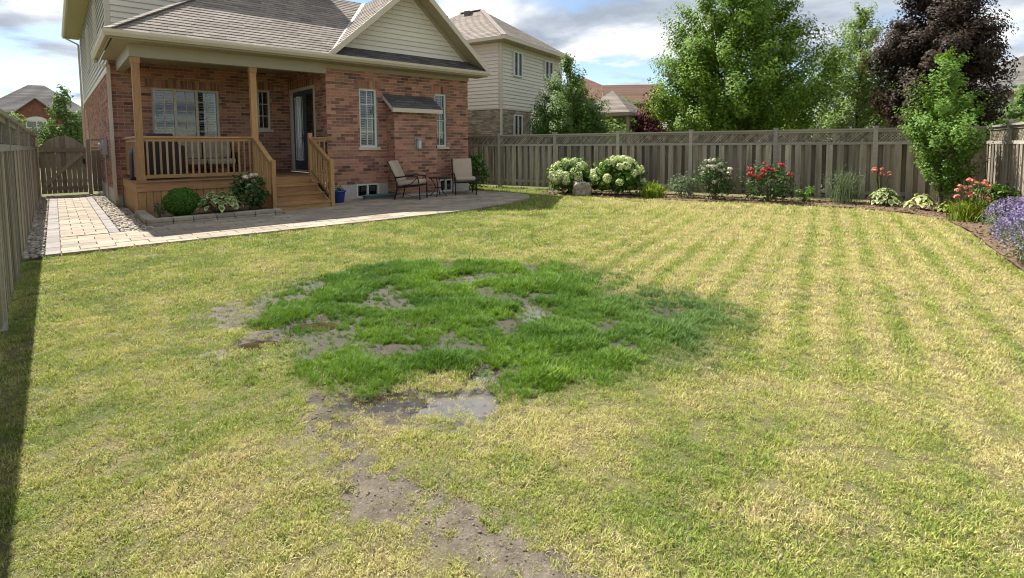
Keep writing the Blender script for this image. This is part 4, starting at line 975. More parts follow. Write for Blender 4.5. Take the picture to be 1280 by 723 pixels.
# boulder
bm = bmesh.new(); bmesh.ops.create_icosphere(bm, subdivisions=3, radius=1)
for v in bm.verts:
    c = v.co; k = 1 + .22 * (float(fbm(np.array([c.x * 2 + 5]), np.array([c.y * 2 + c.z * 3]), 1.0, 8)[0]) - .5) * 2
    c.x, c.y, c.z = (max(-.72, min(.72, q)) for q in c); v.co = Vector((c.x * .36, c.y * .26, c.z * .33)) * k
me = bpy.data.meshes.new('boulder'); bm.to_mesh(me); bm.free()
o = link('boulder', me, pmat('boulder_stone', (.32, .27, .22), .95, .25, 5, .9, 14, col2=(.20, .15, .12), c2=(.45, .6), c2scale=6)); o.matrix_world = FP(-6.12, 14.12, .17) @ Matrix.Rotation(.5, 4, 'Z'); tag(o, 'rough grey boulder between the two hydrangeas', 'boulder')
def strap_leaves(parent, n, length, mat, seed, spread=.9, wid=.022, h=.5, rx=.1, name='leaves'):
    g = np.random.default_rng(seed); vs_ = []
    for k in range(n):
        a = g.uniform(0, 6.283); l = length * g.uniform(.6, 1.1); sp = spread * g.uniform(.25, 1.1); bx, by = g.normal(0, rx, 2)
        pts = [(0, 0)]; 
        d = np.array([math.cos(a), math.sin(a)]); s_ = np.array([-d[1], d[0]]) * wid / 2
        prev = None
        for i in range(5):
            t = i / 4; r = l * sp * (t ** 1.3) * .75; z = h * l / length * (1.9 * t - 1.25 * t * t * (0.5 + sp * .6)); wq = (1 - t) ** .6 if i < 4 else .05
            cur = [(bx + d[0] * r - s_[0] * wq, by + d[1] * r - s_[1] * wq, max(z, .005)), (bx + d[0] * r + s_[0] * wq, by + d[1] * r + s_[1] * wq, max(z, .005))]
            if prev: vs_ += [prev[0], prev[1], cur[1], cur[0]]
            prev = cur
    return link(name, npmesh(name, np.array(vs_), 4), mat, parent)
p = plant('daylily_clump', 'yellow-green grassy daylily clump right of the tall hydrangea', 'plant', FP(-4.15, 14.45)); strap_leaves(p, 420, .62, 'daylily', 11, 1.0, .024, .46, .14)
def bush(name, label, x, y, rx, ry, h, n, size, mat, seed, frame=FP, cat='shrub', st=8, **k):
    p = plant(name, label, cat, frame(x, y)); foliage(p, n, rx, ry, h, size, mat, seed, **k); stems(p, rx * .8, ry * .8, h, st, seed); return p
bush('leafy_shrub', 'low dull green shrub between the daylily clump and the white rose', -3.42, 14.75, .36, .32, .58, 900, .06, 'sage', 13)
def blooms(p, mat, n, rx, ry, h0, h1, size, seed, nm=40, rad=.045, name='flower', face=True):
    g = random.Random(seed); mes = [bloom_mesh(name, rad, nm, size, seed + i, .7) for i in range(2)]
    for k in range(n):
        a = g.uniform(0, 6.283); q = g.random() ** .5
        if face and math.sin(a) > 0 and g.random() < .6: a = -a
        z = g.uniform(h0, h1); s = math.sqrt(max(.1, 1 - max(0, (z - h0) / (h1 - h0 + .01)) ** 2 * .8)); o = link(name, mes[k % 2], mat, p); o.location = (rx * q * s * math.cos(a), ry * s * math.sin(a) * (.5 + .5 * q), z); sc__ = g.uniform(.7, 1.25); o.scale = (sc__,) * 3; o.rotation_euler = (g.uniform(-.8, .8), g.uniform(-.8, .8), g.uniform(0, 6))
p = bush('rose_bush', 'white-flowering rose bush against the fence', -2.55, 14.75, .50, .40, .95, 1500, .075, 'roseleaf', 17, st=12, clumps=45, cs=.2)
blooms(p, 'whitebloom', 30, .48, .42, .50, 1.08, .05, 21)
p = bush('rose_bush', 'red-flowering rose bush against the fence', -1.2, 14.75, .58, .42, .90, 1500, .075, 'roseleaf', 19, st=12, clumps=40, cs=.22)
blooms(p, 'redbloom', 20, .56, .42, .58, 1.02, .055, 23, rad=.052)
bush('leafy_shrub', 'small yellow-green shrub right of the red rose bush', -.42, 15.1, .24, .22, .36, 450, .055, 'crab', 27, clumps=20)
p = bush('catmint_bush', 'wispy grey-green bush with fine upright stems against the fence', .4, 15.1, .46, .36, .78, 900, .05, 'sage', 29, st=40, asp=.3, clumps=70, cs=.22, up=.8)
strap_leaves(p, 160, .85, 'sage', 30, .45, .010, .80, .16, 'spike')
def hosta(name, label, x, y, r, h, n, mat, edge, seed, frame=FP, size=.2):
    p = plant(name, label, 'plant', frame(x, y)); g = np.random.default_rng(seed)
    a = g.uniform(0, 6.283, n); q = g.random(n) ** .6; rad = r * (.15 + .85 * q)
    P = np.stack([rad * np.cos(a), rad * np.sin(a), h * (.30 + .70 * (1 - q ** 2)) * g.uniform(.75, 1.05, n)], 1)
    out_ = np.stack([np.cos(a), np.sin(a), -.25 - .5 * q], 1); Nn = np.stack([np.cos(a) * (.3 + .5 * q), np.sin(a) * (.3 + .5 * q), np.ones(n)], 1) + g.normal(0, .15, (n, 3))
    T = out_ - (out_ * Nn).sum(1, keepdims=True) * Nn / (Nn ** 2).sum(1, keepdims=True); T /= np.linalg.norm(T, axis=1, keepdims=True); Nn /= np.linalg.norm(Nn, axis=1, keepdims=True)
    B = np.cross(Nn, T); S = (size * g.uniform(.7, 1.2, n))[:, None]
    shape = [(-.5, 0), (-.32, .24), (.02, .31), (.30, .17), (.52, 0), (.30, -.17), (.02, -.31), (-.32, -.24)]
    def ring(k, dz): return np.stack([P + T * S * (sx * k) + B * S * (sy * k) + Nn * S * (.45 * abs(sy) * k + dz - .12 * sx * sx) for sx, sy in shape], 1).reshape(-1, 3)
    if edge: link('leaf_edge', npmesh('leaf_edge', ring(1.0, 0), 8), edge, p); link('leaves', npmesh('leaves', ring(.76, .03), 8), mat, p)
    else: link('leaves', npmesh('leaves', ring(1.0, 0), 8), mat, p)
    m = MB()
    for k in range(0, n, 3): m.tube([(0, 0, -.02), tuple(P[k] * [.5, .5, .7]), tuple(P[k])], .005, 4)
    m.build('stem', 'stem', p); return p
p = hosta('hosta_plant', 'dark green pale-edged hosta in front of the fence post, left of the small tree', 1.25, 15.0, .34, .40, 70, 'hosta', 'hostaedge', 31, size=.17)
q = plant('daylily_flowers', 'tall coral lilies rising behind the hosta near the fence post', 'flowers', FP(1.18, 15.28)); stems(q, .22, .12, .92, 9, 33, .008); blooms(q, 'coral', 10, .24, .12, .72, .90, .055, 35, 26, .038); strap_leaves(q, 60, .5, 'daylily', 36, .7, .02, .4, .1)
hosta('hosta_plant', 'yellow-variegated hosta, middle of the three hostas near the corner', 1.85, 14.45, .29, .36, 60, 'hostay', 'hostaedge', 37, size=.15)
hosta('hosta_plant', 'smallest yellow-green hosta, rightmost of the three under the small tree', 2.3, 14.1, .25, .26, 46, 'hostay', None, 39, size=.13)
q = plant('lily_clump', 'salmon-flowering lily clump with grassy leaves at the bed corner', 'plant', FP(2.42, 12.75)); strap_leaves(q, 260, .55, 'daylily', 41, .8, .022, .48, .16); stems(q, .34, .22, .85, 16, 43, .008); blooms(q, 'coral', 20, .34, .24, .45, .82, .04, 45, 26, .032)
bush('leafy_shrub', 'leafy green perennial at the right fence, behind the lavender', 2.8, 13.1, .42, .40, .62, 1100, .085, 'hydleaf', 47, clumps=40)
q = plant('lavender_bush', 'large purple-flowering lavender at the right edge of the lawn', 'shrub', FP(2.45, 8.4)); foliage(q, 4200, .62, .98, .56, .06, 'lavleaf', 49, asp=.22, clumps=130, cs=.16, up=.9)
strap_leaves(q, 600, .42, 'lavleaf', 50, .5, .007, .5, .17, 'stalk')
g = np.random.default_rng(51); n = 850; a = g.uniform(0, 6.28, n); r_ = g.random(n) ** .5; vs_ = []
for k in range(n):
    b = np.array([.62 * r_[k] * math.cos(a[k]), .98 * r_[k] * math.sin(a[k]), .54 + .16 * (1 - r_[k] ** 2) - .22 * r_[k] ** 3 + g.normal(0, .05)]); d = np.array([math.cos(a[k]) * r_[k] * .5, math.sin(a[k]) * r_[k] * .5, 1.0]); d /= np.linalg.norm(d)
    m_ = 9; PP = b + d * np.linspace(0, .12, m_)[:, None] + g.normal(0, .006, (m_, 3)); vs_.append(leafquads(PP, g.normal(size=(m_, 3)), .026, .7, .2, k))
link('flower_spike', npmesh('flower_spike', np.concatenate(vs_), 4), 'lavbloom', q)
q = plant('lavender_bush', 'smaller purple lavender behind the large one along the right fence', 'shrub', FP(2.55, 10.6)); foliage(q, 1200, .42, .6, .42, .05, 'lavleaf', 52, asp=.22, clumps=70, cs=.18, up=.9)
vs_ = []
for k in range(260):
    a_ = g.uniform(0, 6.28); rr = g.random() ** .5; b = np.array([.44 * rr * math.cos(a_), .62 * rr * math.sin(a_), .44 + .12 * (1 - rr ** 2) - .15 * rr ** 3]); PP = b + np.array([0, 0, 1.]) * np.linspace(0, .12, 8)[:, None] + g.normal(0, .006, (8, 3)); vs_.append(leafquads(PP, g.normal(size=(8, 3)), .024, .7, .2, k))
link('flower_spike', npmesh('flower_spike', np.concatenate(vs_), 4), 'lavbloom', q)
# plants by the porch
def HP(x, y, z=.1): return MH @ Matrix.Translation((x, y, z))
p = plant('boxwood_ball', 'clipped round boxwood in the stone planter', 'shrub', HP(-3.64, -1.5)); g = np.random.default_rng(61); d = rand_dirs(5200, g); lump = 1 + .16 * (fbm(d[:, 0] * 2 + 5, d[:, 1] * 2 + d[:, 2] * 2, .7, 6)[:, None] - .5); P = d * [.31, .31, .29] * lump * (1 - .12 * g.random((5200, 1)) ** 2) + [0, 0, .30]
P[:, 2] = np.maximum(P[:, 2], .01); link('foliage', npmesh('foliage', leafquads(P, d + g.normal(0, .45, d.shape), .035, .6, .2, 62), 4), 'box', p); stems(p, .12, .12, .4, 6, 63)
MB().lathe([(.05, .02), (.22, .12), (.28, .3), (.20, .5), (.05, .575)], 14).build('inner_foliage', 'box', p)
hosta('hosta_plant', 'large white-edged hosta in the middle of the stone planter', -2.98, -1.48, .48, .43, 120, 'hosta', 'hostaedge', 65, frame=HP, size=.20)
p = bush('peony_bush', 'dark green shrub with a few white flowers at the steps end of the planter', -2.32, -1.3, .34, .32, .72, 1300, .085, 'roseleaf', 67, frame=HP, clumps=45)
blooms(p, 'whitebloom', 7, .34, .32, .5, .84, .055, 69, rad=.045)
bush('leafy_shrub', 'small low plant at the left end of the stone planter beside the boxwood', -4.02, -1.45, .13, .13, .24, 160, .05, 'sage', 70, frame=HP, clumps=12)
p = bush('corner_shrub', 'rounded green shrub at the far corner of the brick house behind the armchair', 5.05, .05, .34, .40, 1.15, 1700, .085, 'hydleaf', 71, frame=lambda x, y: MH @ Matrix.Translation((x, y, 0)), clumps=60)
blooms(p, 'whitebloom', 4, .34, .36, .5, 1.0, .06, 73, rad=.05)

# ================================================================== TREES
def tree(name, label, loc, h, trunk, prof, nleaf, size, mat, seed, clusters=260, cs=.30, lift=.5, rz=1.0, elong=1.7, rad=.12, inner=.35, group='trees beyond the fence', lean=(0, 0), rough=.16):
    """prof: (height fraction, radius in metres) of the crown's outline"""
    t = thing(name, label, 'tree', loc=loc, group=group); g = np.random.default_rng(seed)
    pz = np.array([p[0] for p in prof]) * h; pr = np.array([p[1] for p in prof])
    # lobes make the outline uneven
    la = g.uniform(0, 6.283, 14); lz = g.uniform(pz[0], pz[-1], 14); ls = g.uniform(-1, 1, 14)
    def radius(a, z):
        r = np.interp(z, pz, pr); k = np.zeros_like(z)
        for i in range(14): k += ls[i] * np.exp(-((np.angle(np.exp(1j * (a - la[i])))) / .5) ** 2 - ((z - lz[i]) / (.10 * h)) ** 2)
        return r * (1 + rough * 1.6 * k)
    zs = []
    while len(zs) < clusters:
        z = g.uniform(pz[0], pz[-1]); 
        if g.random() < (np.interp(z, pz, pr) / pr.max()) ** 1.2 + .12: zs.append(z)
    zs = np.array(zs); ang = g.uniform(0, 6.283, clusters); fr_ = inner + (1 - inner) * g.random(clusters) ** .55
    rr = radius(ang, zs) * fr_
    C = np.stack([rr * np.cos(ang) + lean[0] * zs, rr * np.sin(ang) + lean[1] * zs, zs], 1)
    D = np.stack([np.cos(ang), np.sin(ang), np.full(clusters, lift)], 1) + g.normal(0, .25, (clusters, 3)); D /= np.linalg.norm(D, axis=1, keepdims=True)
    csz = cs * g.uniform(.6, 1.35, clusters) * (.55 + .45 * np.interp(zs, pz, pr) / pr.max())
    w_ = csz ** 2; idx_ = g.choice(clusters, nleaf, p=w_ / w_.sum())
    off = g.normal(0, .42, (nleaf, 3)); off *= np.minimum(1, .75 / (np.linalg.norm(off, axis=1, keepdims=True) + 1e-9)) ** .8; off *= csz[idx_][:, None]
    along = (off * D[idx_]).sum(1, keepdims=True); off += D[idx_] * along * (elong - 1)
    off[:, 2] -= .25 * np.abs(g.normal(0, .3, nleaf)) * csz[idx_]
    P = C[idx_] + off
    Nn = D[idx_] * .45 + off / (csz[idx_][:, None] + 1e-6) * 1.0 + g.normal(0, .38, (nleaf, 3)) + [0, 0, .35]
    link('crown', npmesh('crown', leafquads(P, Nn, size, .7, .22, seed), 4), mat, t)
    m = MB(); topz = h * .82; n_ = 9
    tp = [Vector((lean[0] * topz * k / n_ + .05 * math.sin(k * 1.3 + seed) * k / n_, lean[1] * topz * k / n_ + .05 * math.cos(k * 1.7 + seed) * k / n_, -.05 + topz * k / n_)) for k in range(n_ + 1)]
    m.tube(tp, [rad * (1.25 if k == 0 else 1) * (1 - .85 * k / n_) for k in range(n_ + 1)], 9); m.build('trunk', 'bark', t, smooth=True)
    lb = MB(); order = g.permutation(clusters)[:min(70, clusters)]
    for i in order:
        c = Vector(C[i]); zb = max(trunk, c.z - .75 * math.hypot(c.x, c.y) - .2); zb = min(zb, topz * .95); b = Vector((lean[0] * zb, lean[1] * zb, zb)); mid = b.lerp(c, .5) + Vector((0, 0, -.06 * (c - b).length)); r0 = rad * .32 * (1 - .6 * zb / h)
        lb.tube([b, mid, c], [r0, r0 * .6, r0 * .2], 5, cap=False)
    lb.build('limbs', 'bark', t, smooth=True); return t
tree('maple_tree', 'large broad green maple standing behind the middle of the long fence', (8.05, 18.6, 0), 10.0, 1.6, [(.14, 1.2), (.19, 2.2), (.28, 2.8), (.40, 2.7), (.52, 2.25), (.66, 1.7), (.82, .95), (1, .12)], 105000, .088, 'maple', 101, clusters=400, cs=.38, lift=.8, rad=.19, elong=2.7, inner=.22, rough=.26)
tree('young_tree', 'bushy mid-green tree behind the fence in front of the beige neighbour house', (2.2, 20.4, 0), 4.85, 1.0, [(.22, .6), (.3, 1.25), (.45, 1.32), (.68, 1.0), (.86, .5), (1, .1)], 36000, .08, 'darkleaf', 103, clusters=170, cs=.32, lift=1.0, rad=.08, rough=.3, elong=2.5, inner=.25)
tree('pale_tree', 'tall pale green tree between the maple and the purple-leaved tree', (15.3, 23.0, 0), 7.4, 1.4, [(.16, 1.0), (.26, 1.75), (.42, 1.7), (.65, 1.25), (.85, .75), (1, .12)], 34000, .095, 'lightleaf', 105, clusters=170, cs=.36, lift=1.4, rad=.12, rough=.32, elong=2.6, inner=.3)
tree('purple_maple', 'broad dark purple-leaved maple behind the right end of the fence', (15.45, 19.0, 0), 7.9, 1.5, [(.15, .9), (.22, 1.5), (.38, 1.85), (.58, 1.7), (.78, 1.2), (.92, .6), (1, .2)], 70000, .10, 'purple', 107, clusters=260, cs=.42, lift=.6, rad=.16, elong=2.1, rough=.32, inner=.25)
tree('small_tree', 'small bright green tree inside the yard at the fence corner', (9.12, 10.95, 0), 3.35, .7, [(.20, .30), (.27, .46), (.42, .54), (.56, .60), (.70, .42), (.85, .22), (1, .04)], 17000, .052, 'crab', 109, clusters=80, cs=.19, lift=1.0, rad=.045, elong=3.4, inner=.3, group='trees in the yard', rough=.5)
tree('street_tree', 'young conical green tree beyond the garden gate', (-21.6, 25.2, 0), 4.6, .6, [(.12, .7), (.22, 1.15), (.4, 1.05), (.65, .6), (.85, .3), (1, .04)], 9000, .12, 'conif', 111, clusters=150, cs=.30, lift=.9, rad=.07, group='trees beyond the gate', rough=.2)
tree('street_tree', 'yellow-green tree at the far left beyond the fence top', (-29.8, 30.2, 0), 4.1, .8, [(.25, .8), (.45, 1.3), (.7, 1.1), (1, .2)], 4000, .14, 'lightleaf', 113, clusters=80, cs=.35, lift=.7, rad=.08, group='trees beyond the gate')
tree('street_tree', 'yellow-green tree half hidden behind the conical tree and the house wall', (-22.8, 28.6, 0), 3.6, .8, [(.25, .6), (.5, .95), (.75, .7), (1, .1)], 3500, .13, 'lightleaf', 114, clusters=60, cs=.3, lift=.7, rad=.07, group='trees beyond the gate')
tree('red_shrub_tree', 'dark red leafy tree beside the far pavilion roof', (7.1, 25.2, 0), 4.1, .8, [(.2, .9), (.4, 1.35), (.7, 1.0), (1, .15)], 6000, .14, 'redleaf', 115, clusters=90, cs=.36, lift=.8, rad=.07)
for i, (x, y, h, mt, lab) in enumerate([(17.0, 31.5, 5.3, 'maple', 'distant rounded green tree low between the maple and the pale tree'), (13.4, 30.5, 4.6, 'darkleaf', 'distant dark green tree behind the right edge of the maple'), (10.5, 27.5, 4.3, 'lightleaf', 'pale distant tree low behind the maple trunk'), (6.3, 31.0, 4.4, 'lightleaf', 'pale green shrub tree behind the pavilion posts'), (22.6, 22.6, 3.9, 'darkleaf', 'dark evergreen at the right edge behind the side fence'), (22.5, 30, 5.5, 'darkleaf', 'distant tree behind the purple-leaved maple')]):
    tree('background_tree', lab, (x, y, 0), h, .9, [(.18, .9), (.35, 1.7), (.6, 1.6), (.85, .9), (1, .15)], 6000, .19, mt, 121 + i, clusters=90, cs=.5, lift=.6, rad=.09)

# ================================================================== NEIGHBOURING HOUSES
N0 = MF.inverted() @ Vector((-.43, 21.5, 0))
nh = thing('neighbour_house', 'two-storey beige-sided neighbour house with tan brick base behind the long fence', 'house', mat4=FP(N0.x, N0.y))
NF = Fr((0, 0, 0), (1, 0, 0)); NR = Fr((0, 0, 0), (0, 1, 0))       # front faces the yard; the right-hand wall runs away from it
LF, LR = 7.0, 5.75
NWIN = [(.9, 1.65, 4.45, 5.5), (3.75, 4.6, 4.6, 5.5)]; NLOW = [(.93, 1.62, 1.9, 2.82), (2.4, 3.25, 1.9, 2.78)]
MB().box(-LF, -.001, .001, LR, 0, 5.8).build('wall', 'siding', nh)
boards(Fr((-LF, 0, 0), (1, 0, 0)).t(), rect(0, LF, 3.06, 5.75), .15, 'sidinglt', nh); 
bb = Fr((0, 0, 0), (0, 1, 0)); boards(bb.t(), rect(0, LR, 3.06, 5.75), .15, 'sidinglt', nh)
nb_ = Pieces(); nb_.add(Fr((-LF, -.01, 0), (1, 0, 0)).t(), courses(rect(LF - 2.6, LF, 1.2, 3.04), .225, .0765, .011), .012, jit=.003); nb_.add(Fr((.01, 0, 0), (0, 1, 0)).t(), courses(rect(0, LR, 1.2, 3.04), .225, .0765, .011), .012, jit=.003)
bw_ = MB().box(-LF, .009, -.009, 0, 0, 3.04).box(.0001, .0095, 0.0001, LR, 0, 3.039).build('brick_base', 'mortar', nh); nb_.build('brick', 'brickwork', 'tanbrick', bw_, FP(N0.x, N0.y), 0)
MB().box(-.12, .02, -.03, .0, 3.04, 5.75).box(.001, .03, .0, .12, 3.04, 5.75).build('corner_trim', 'trimlt', nh)
MB().box(-LF, .035, -.04, -.0005, 3.0, 3.07).box(.0, .04, 0.001, LR, 3.0, 3.07).build('band_trim', 'trimlt', nh)
for h in NWIN + NLOW: 
    window(NR, h, [.5], None, parent=nh, shut=[0, 1] if h in NWIN else False, sill=h in NLOW, proud=.14, fm='white')
MB().box(-LF - .4, .4, -.4, LR + .4, 5.72, 5.76).build('soffit', 'soffit', nh)
MB().box(-LF - .42, .5, -.5, -.4, 5.74, 5.88).box(.4, .5, -.399, LR + .42, 5.74, 5.88).build('gutter', 'trimlt', nh)
e = .46; z = 5.86; zt = 8.0; a, b, c, d = Vector((-LF - e, -e, z)), Vector((e, -e, z)), Vector((e, LR + e, z)), Vector((-LF - e, LR + e, z)); k = (LR + 2 * e) / 2; r0, r1 = Vector((-LF - e + k, -e + k, zt)), Vector((e - k, -e + k, zt))
rf = MB().poly([a, b, r1, r0]).poly([b, c, r1]).poly([c, d, r0, r1]).poly([d, a, r0]).build('roof', 'shingle', nh)
ns = Pieces()
ey = (r1 - b).copy(); 
def roofface(o, ex, up, poly): return Fr(o, ex, up)
sl_ = math.hypot(k, zt - z); F1 = Fr(a, (1, 0, 0), (0, k / sl_, (zt - z) / sl_)); ns.add(F1.t(), courses([(0, 0), (LF + 2 * e, 0), (LF + 2 * e - k, sl_), (k, sl_)], .36, .16, .004, rowjit=True), .008, lift=.012)
F2 = Fr(b, (0, 1, 0), (-k / sl_, 0, (zt - z) / sl_)); ns.add(F2.t(), courses([(0, 0), (2 * k, 0), (k, sl_)], .36, .16, .004, rowjit=True), .008, lift=.012)
ns.build('shingle', 'shingles', 'shingle', rf, FP(N0.x, N0.y), 0)
m = MB().bar(b + Vector((0, 0, .03)), r1 + Vector((0, 0, .03)), .22, .03).bar(r0 + Vector((0, 0, .02)), r1 + Vector((0, 0, .02)), .25, .03).build('ridge_cap', 'shingle', rf)
MB().box(r1.x - .7, r1.x - .4, r1.y - .5, r1.y - .2, zt - .35, zt - .05).box(r1.x - 2.2, r1.x - 1.9, r1.y - .5, r1.y - .2, zt - .35, zt - .05).build('roof_vent', 'shingledk', rf)
MB().bar((.04, -.06, 5.6), (.04, -.06, .1), .08, .06, up=(0, 1, 0)).build('downspout', 'trimlt', nh)

def simple_house(name, label, mw, W_, D_, H_, roofh, wallm, roofm, wins=(), hip=True, gable=None, over=.4):
    t = thing(name, label, 'house', mat4=mw, group='houses in the distance')
    MB().box(-W_ / 2, W_ / 2, 0, D_, 0, H_).build('wall', wallm, t)
    e = over; z = H_; kx = D_ / 2 + e if hip else 0; a, b, c, d = Vector((-W_ / 2 - e, -e, z)), Vector((W_ / 2 + e, -e, z)), Vector((W_ / 2 + e, D_ + e, z)), Vector((-W_ / 2 - e, D_ + e, z))
    r0, r1 = Vector((-W_ / 2 - e + kx, D_ / 2, z + roofh)), Vector((W_ / 2 + e - kx, D_ / 2, z + roofh))
    rf = MB().poly([a, b, r1, r0]).poly([b, c, r1]).poly([c, d, r0, r1]).poly([d, a, r0]).poly([d, c, b, a]).build('roof', roofm, t)
    MB().box(-W_ / 2 - e - .05, W_ / 2 + e + .05, -e - .06, -e, z - .10, z + .05).build('gutter', 'trimlt', t)
    # shingle courses as low steps
    n_ = 34; m = MB(); ll = (r0 - a).length
    for i in range(n_):
        t0, t1 = i / n_, (i + 1) / n_; p0, p1, p2, p3 = a.lerp(r0, t0), b.lerp(r1, t0), b.lerp(r1, t1), a.lerp(r0, t1); nn = (p1 - p0).cross(p3 - p0).normalized()
        m.poly([p0 + nn * .018, p1 + nn * .018, p2 + nn * .005, p3 + nn * .005]).poly([p0, p1, p1 + nn * .018, p0 + nn * .018])
    m.build('shingle_courses', roofm, rf)
    for h in wins:
        window(Fr((0, 0, 0), (1, 0, 0)), h, [.5], (1, 2), parent=t, shut=False, proud=.14, fm='white')
    if gable:
        gx0, gx1, gz, gap_ = gable; gm = (gx0 + gx1) / 2
        MB().prism([(gx0, -.6, 0), (gx1, -.6, 0), (gx1, -.6, gz), (gm, -.6, gap_), (gx0, -.6, gz)], (0, -.7, 0), True).build('gable_wall', wallm, t)
        MB().prism([(gx0 - .3, -.85, gz - .25), (gm, -.85, gap_ + .05), (gm, 3.5, gap_ + .05), (gx0 - .3, 3.5, gz - .25)], (-.03, 0, .05), True).prism([(gm, -.85, gap_ + .05), (gx1 + .3, -.85, gz - .25), (gx1 + .3, 3.5, gz - .25), (gm, 3.5, gap_ + .05)], (.03, 0, .05), True).build('gable_roof', roofm, t)
    return t
def face(x, y, rot=0): return Matrix.Translation((x, y, 0)) @ Matrix.Rotation(R(rot), 4, 'Z')
MT['farbrick'] = pmat('far_brick', (.24, .10, .065), .9, .2, 4, .2, 20, col2=(.16, .07, .05), c2=(.4, .6), c2scale=9)
t = simple_house('distant_house', 'distant red brick house with taupe hip roof and arched gable window beyond the gate', face(-39.6, 43.5, 42), 9.0, 8, 3.6, 3.5, 'farbrick', 'shinglegr', gable=(-2.4, 2.2, 3.5, 5.6))
window(Fr((0, -.6, 0), (1, 0, 0)), (-.75, .55, 2.4, 3.75), [.5], (1, 2), parent=t, shut=False, proud=.14, fm='white')
MB().prism([(-.75 + .65 + .65 * math.cos(math.pi * k / 8), -.66, 3.76 + .35 * math.sin(math.pi * k / 8)) for k in range(9)], (0, -.06, 0), True).build('window_arch', 'white', t)
simple_house('distant_house', 'distant brown-roofed house with hip and gable roof behind the pavilion', face(5.2, 37.5, -6), 7.5, 7, 4.5, 2.2, 'farbrick', 'shinglebr')
t = simple_house('distant_house', 'lower brown-roofed wing to the right of the distant hip-roofed house', face(8.6, 36.0, -6), 3.6, 5, 4.4, 1.5, 'farbrick', 'shinglebr', hip=False)
simple_house('distant_house', 'grey-roofed beige house at the right edge behind the side fence', face(25.4, 25.2, -58), 9, 7, 4.1, 2.2, 'siding', 'shinglegr', wins=[(-2.5, -1.3, 2.2, 3.5)])
pv = thing('garden_pavilion', 'small open pavilion with taupe hip roof and posts behind the fence', 'pavilion', mat4=face(5.15, 26.5, -31))
z = 3.05; e = 1.35; ap_ = Vector((0, 0, 4.25)); cs_ = [Vector((-e, -e, z)), Vector((e, -e, z)), Vector((e, e, z)), Vector((-e, e, z))]; m = MB()
for i in range(4): m.poly([cs_[i], cs_[(i + 1) % 4], ap_])
m.poly(cs_[::-1]); rf = m.build('roof', 'shingle', pv)
m = MB()
for i in range(4):
    a, b = cs_[i], cs_[(i + 1) % 4]; nn = (b - a).cross(ap_ - a).normalized()
    for k in range(20):
        p0, p1, p2, p3 = a.lerp(ap_, k / 20), b.lerp(ap_, k / 20), b.lerp(ap_, (k + 1) / 20), a.lerp(ap_, (k + 1) / 20); m.poly([p0 + nn * .012, p1 + nn * .012, p2 + nn * .004, p3 + nn * .004]).poly([p0, p1, p1 + nn * .012, p0 + nn * .012])
m.build('shingle_courses', 'shingle', rf)
MB().box(-e, e, -e - .03, -e - .001, z - .16, z - .005).box(e + .001, e + .03, -e, e, z - .16, z - .005).box(-e - .03, -e - .001, -e, e, z - .16, z - .005).box(-e, e, e + .001, e + .03, z - .16, z - .005).build('fascia', 'trim', pv)
for sx in (-1, 1):
    for sy in (-1, 1): MB().box(sx * 1.2 - .07, sx * 1.2 + .07, sy * 1.2 - .07, sy * 1.2 + .07, 0, z - .006).build('post', 'trim', pv, bevel=.01)

# ================================================================== GRASS
def tuft_mesh(name, n, hgt, rad, wid, tilt0, tilt1, seed, curl=.5):
    g = np.random.default_rng(seed); V_ = []; F_ = []
    for k in range(n):
        a = g.uniform(0, 6.283); b = g.normal(0, rad * .5, 2); t = R(g.uniform(tilt0, tilt1)); l = hgt * g.uniform(.55, 1.15); w_ = wid * g.uniform(.7, 1.2); d = np.array([math.cos(a), math.sin(a)]); s_ = np.array([-d[1], d[0]]); fa = g.uniform(-.6, .6); s_ = s_ * math.cos(fa) + d * math.sin(fa)
        pos = np.array([b[0], b[1], -.012]); i = len(V_); tt = t
        for j, (f, wq) in enumerate(((0, 1.), (.55, .8), (1, .12))):
            if j: L_ = l * (.55 if j == 1 else .45); pos = pos + np.array([d[0] * math.sin(tt), d[1] * math.sin(tt), math.cos(tt)]) * L_; tt = min(tt + curl * g.uniform(.3, 1.2), 1.75)
            V_.append((pos[0] - s_[0] * w_ * wq / 2, pos[1] - s_[1] * w_ * wq / 2, pos[2])); V_.append((pos[0] + s_[0] * w_ * wq / 2, pos[1] + s_[1] * w_ * wq / 2, pos[2]))
        F_ += [(i, i + 1, i + 3, i + 2), (i + 2, i + 3, i + 5, i + 4)]
    me = bpy.data.meshes.new(name); me.from_pydata(V_, [], F_); me.update(); me.materials.append(MT['grass']); return me
tc_ = bpy.data.collections.new('tuft_shapes'); NV = 8
for k in range(5): tc_.objects.link(bpy.data.objects.new('tuft_%02d' % k, tuft_mesh('tuft', 14, .060, .055, .0068, 12, 66, 200 + k, .6)))
for k in range(3): tc_.objects.link(bpy.data.objects.new('tuft_%02d' % (5 + k), tuft_mesh('tuft', 18, .115, .055, .0078, 4, 42, 220 + k, .6)))
g = np.random.default_rng(99)
def scatter(y0, y1, dens, scale):
    nn = int(dens * (y1 - y0) * 2 * (1.06 * y1 + .5)); X = g.uniform(-1, 1, nn) * (1.06 * y1 + .5); Y = g.uniform(y0, y1, nn)
    k = (np.abs(X) < 1.06 * Y + .5) & (X < 10.9); return X[k], Y[k], np.full(k.sum(), scale)
XS = [scatter(1.35, 3.2, 3200, .50), scatter(3.2, 5.0, 1800, .68), scatter(5.0, 7.5, 1000, .88), scatter(7.5, 11, 480, 1.2), scatter(11, 17.5, 220, 1.6), scatter(17.5, 23, 70, 2.2)]
X = np.concatenate([a[0] for a in XS]); Y = np.concatenate([a[1] for a in XS]); S = np.concatenate([a[2] for a in XS])
ok = lawn_ok(X, Y); X, Y, S = X[ok], Y[ok], S[ok]
lu, ba, dr, thn = fields(X, Y)
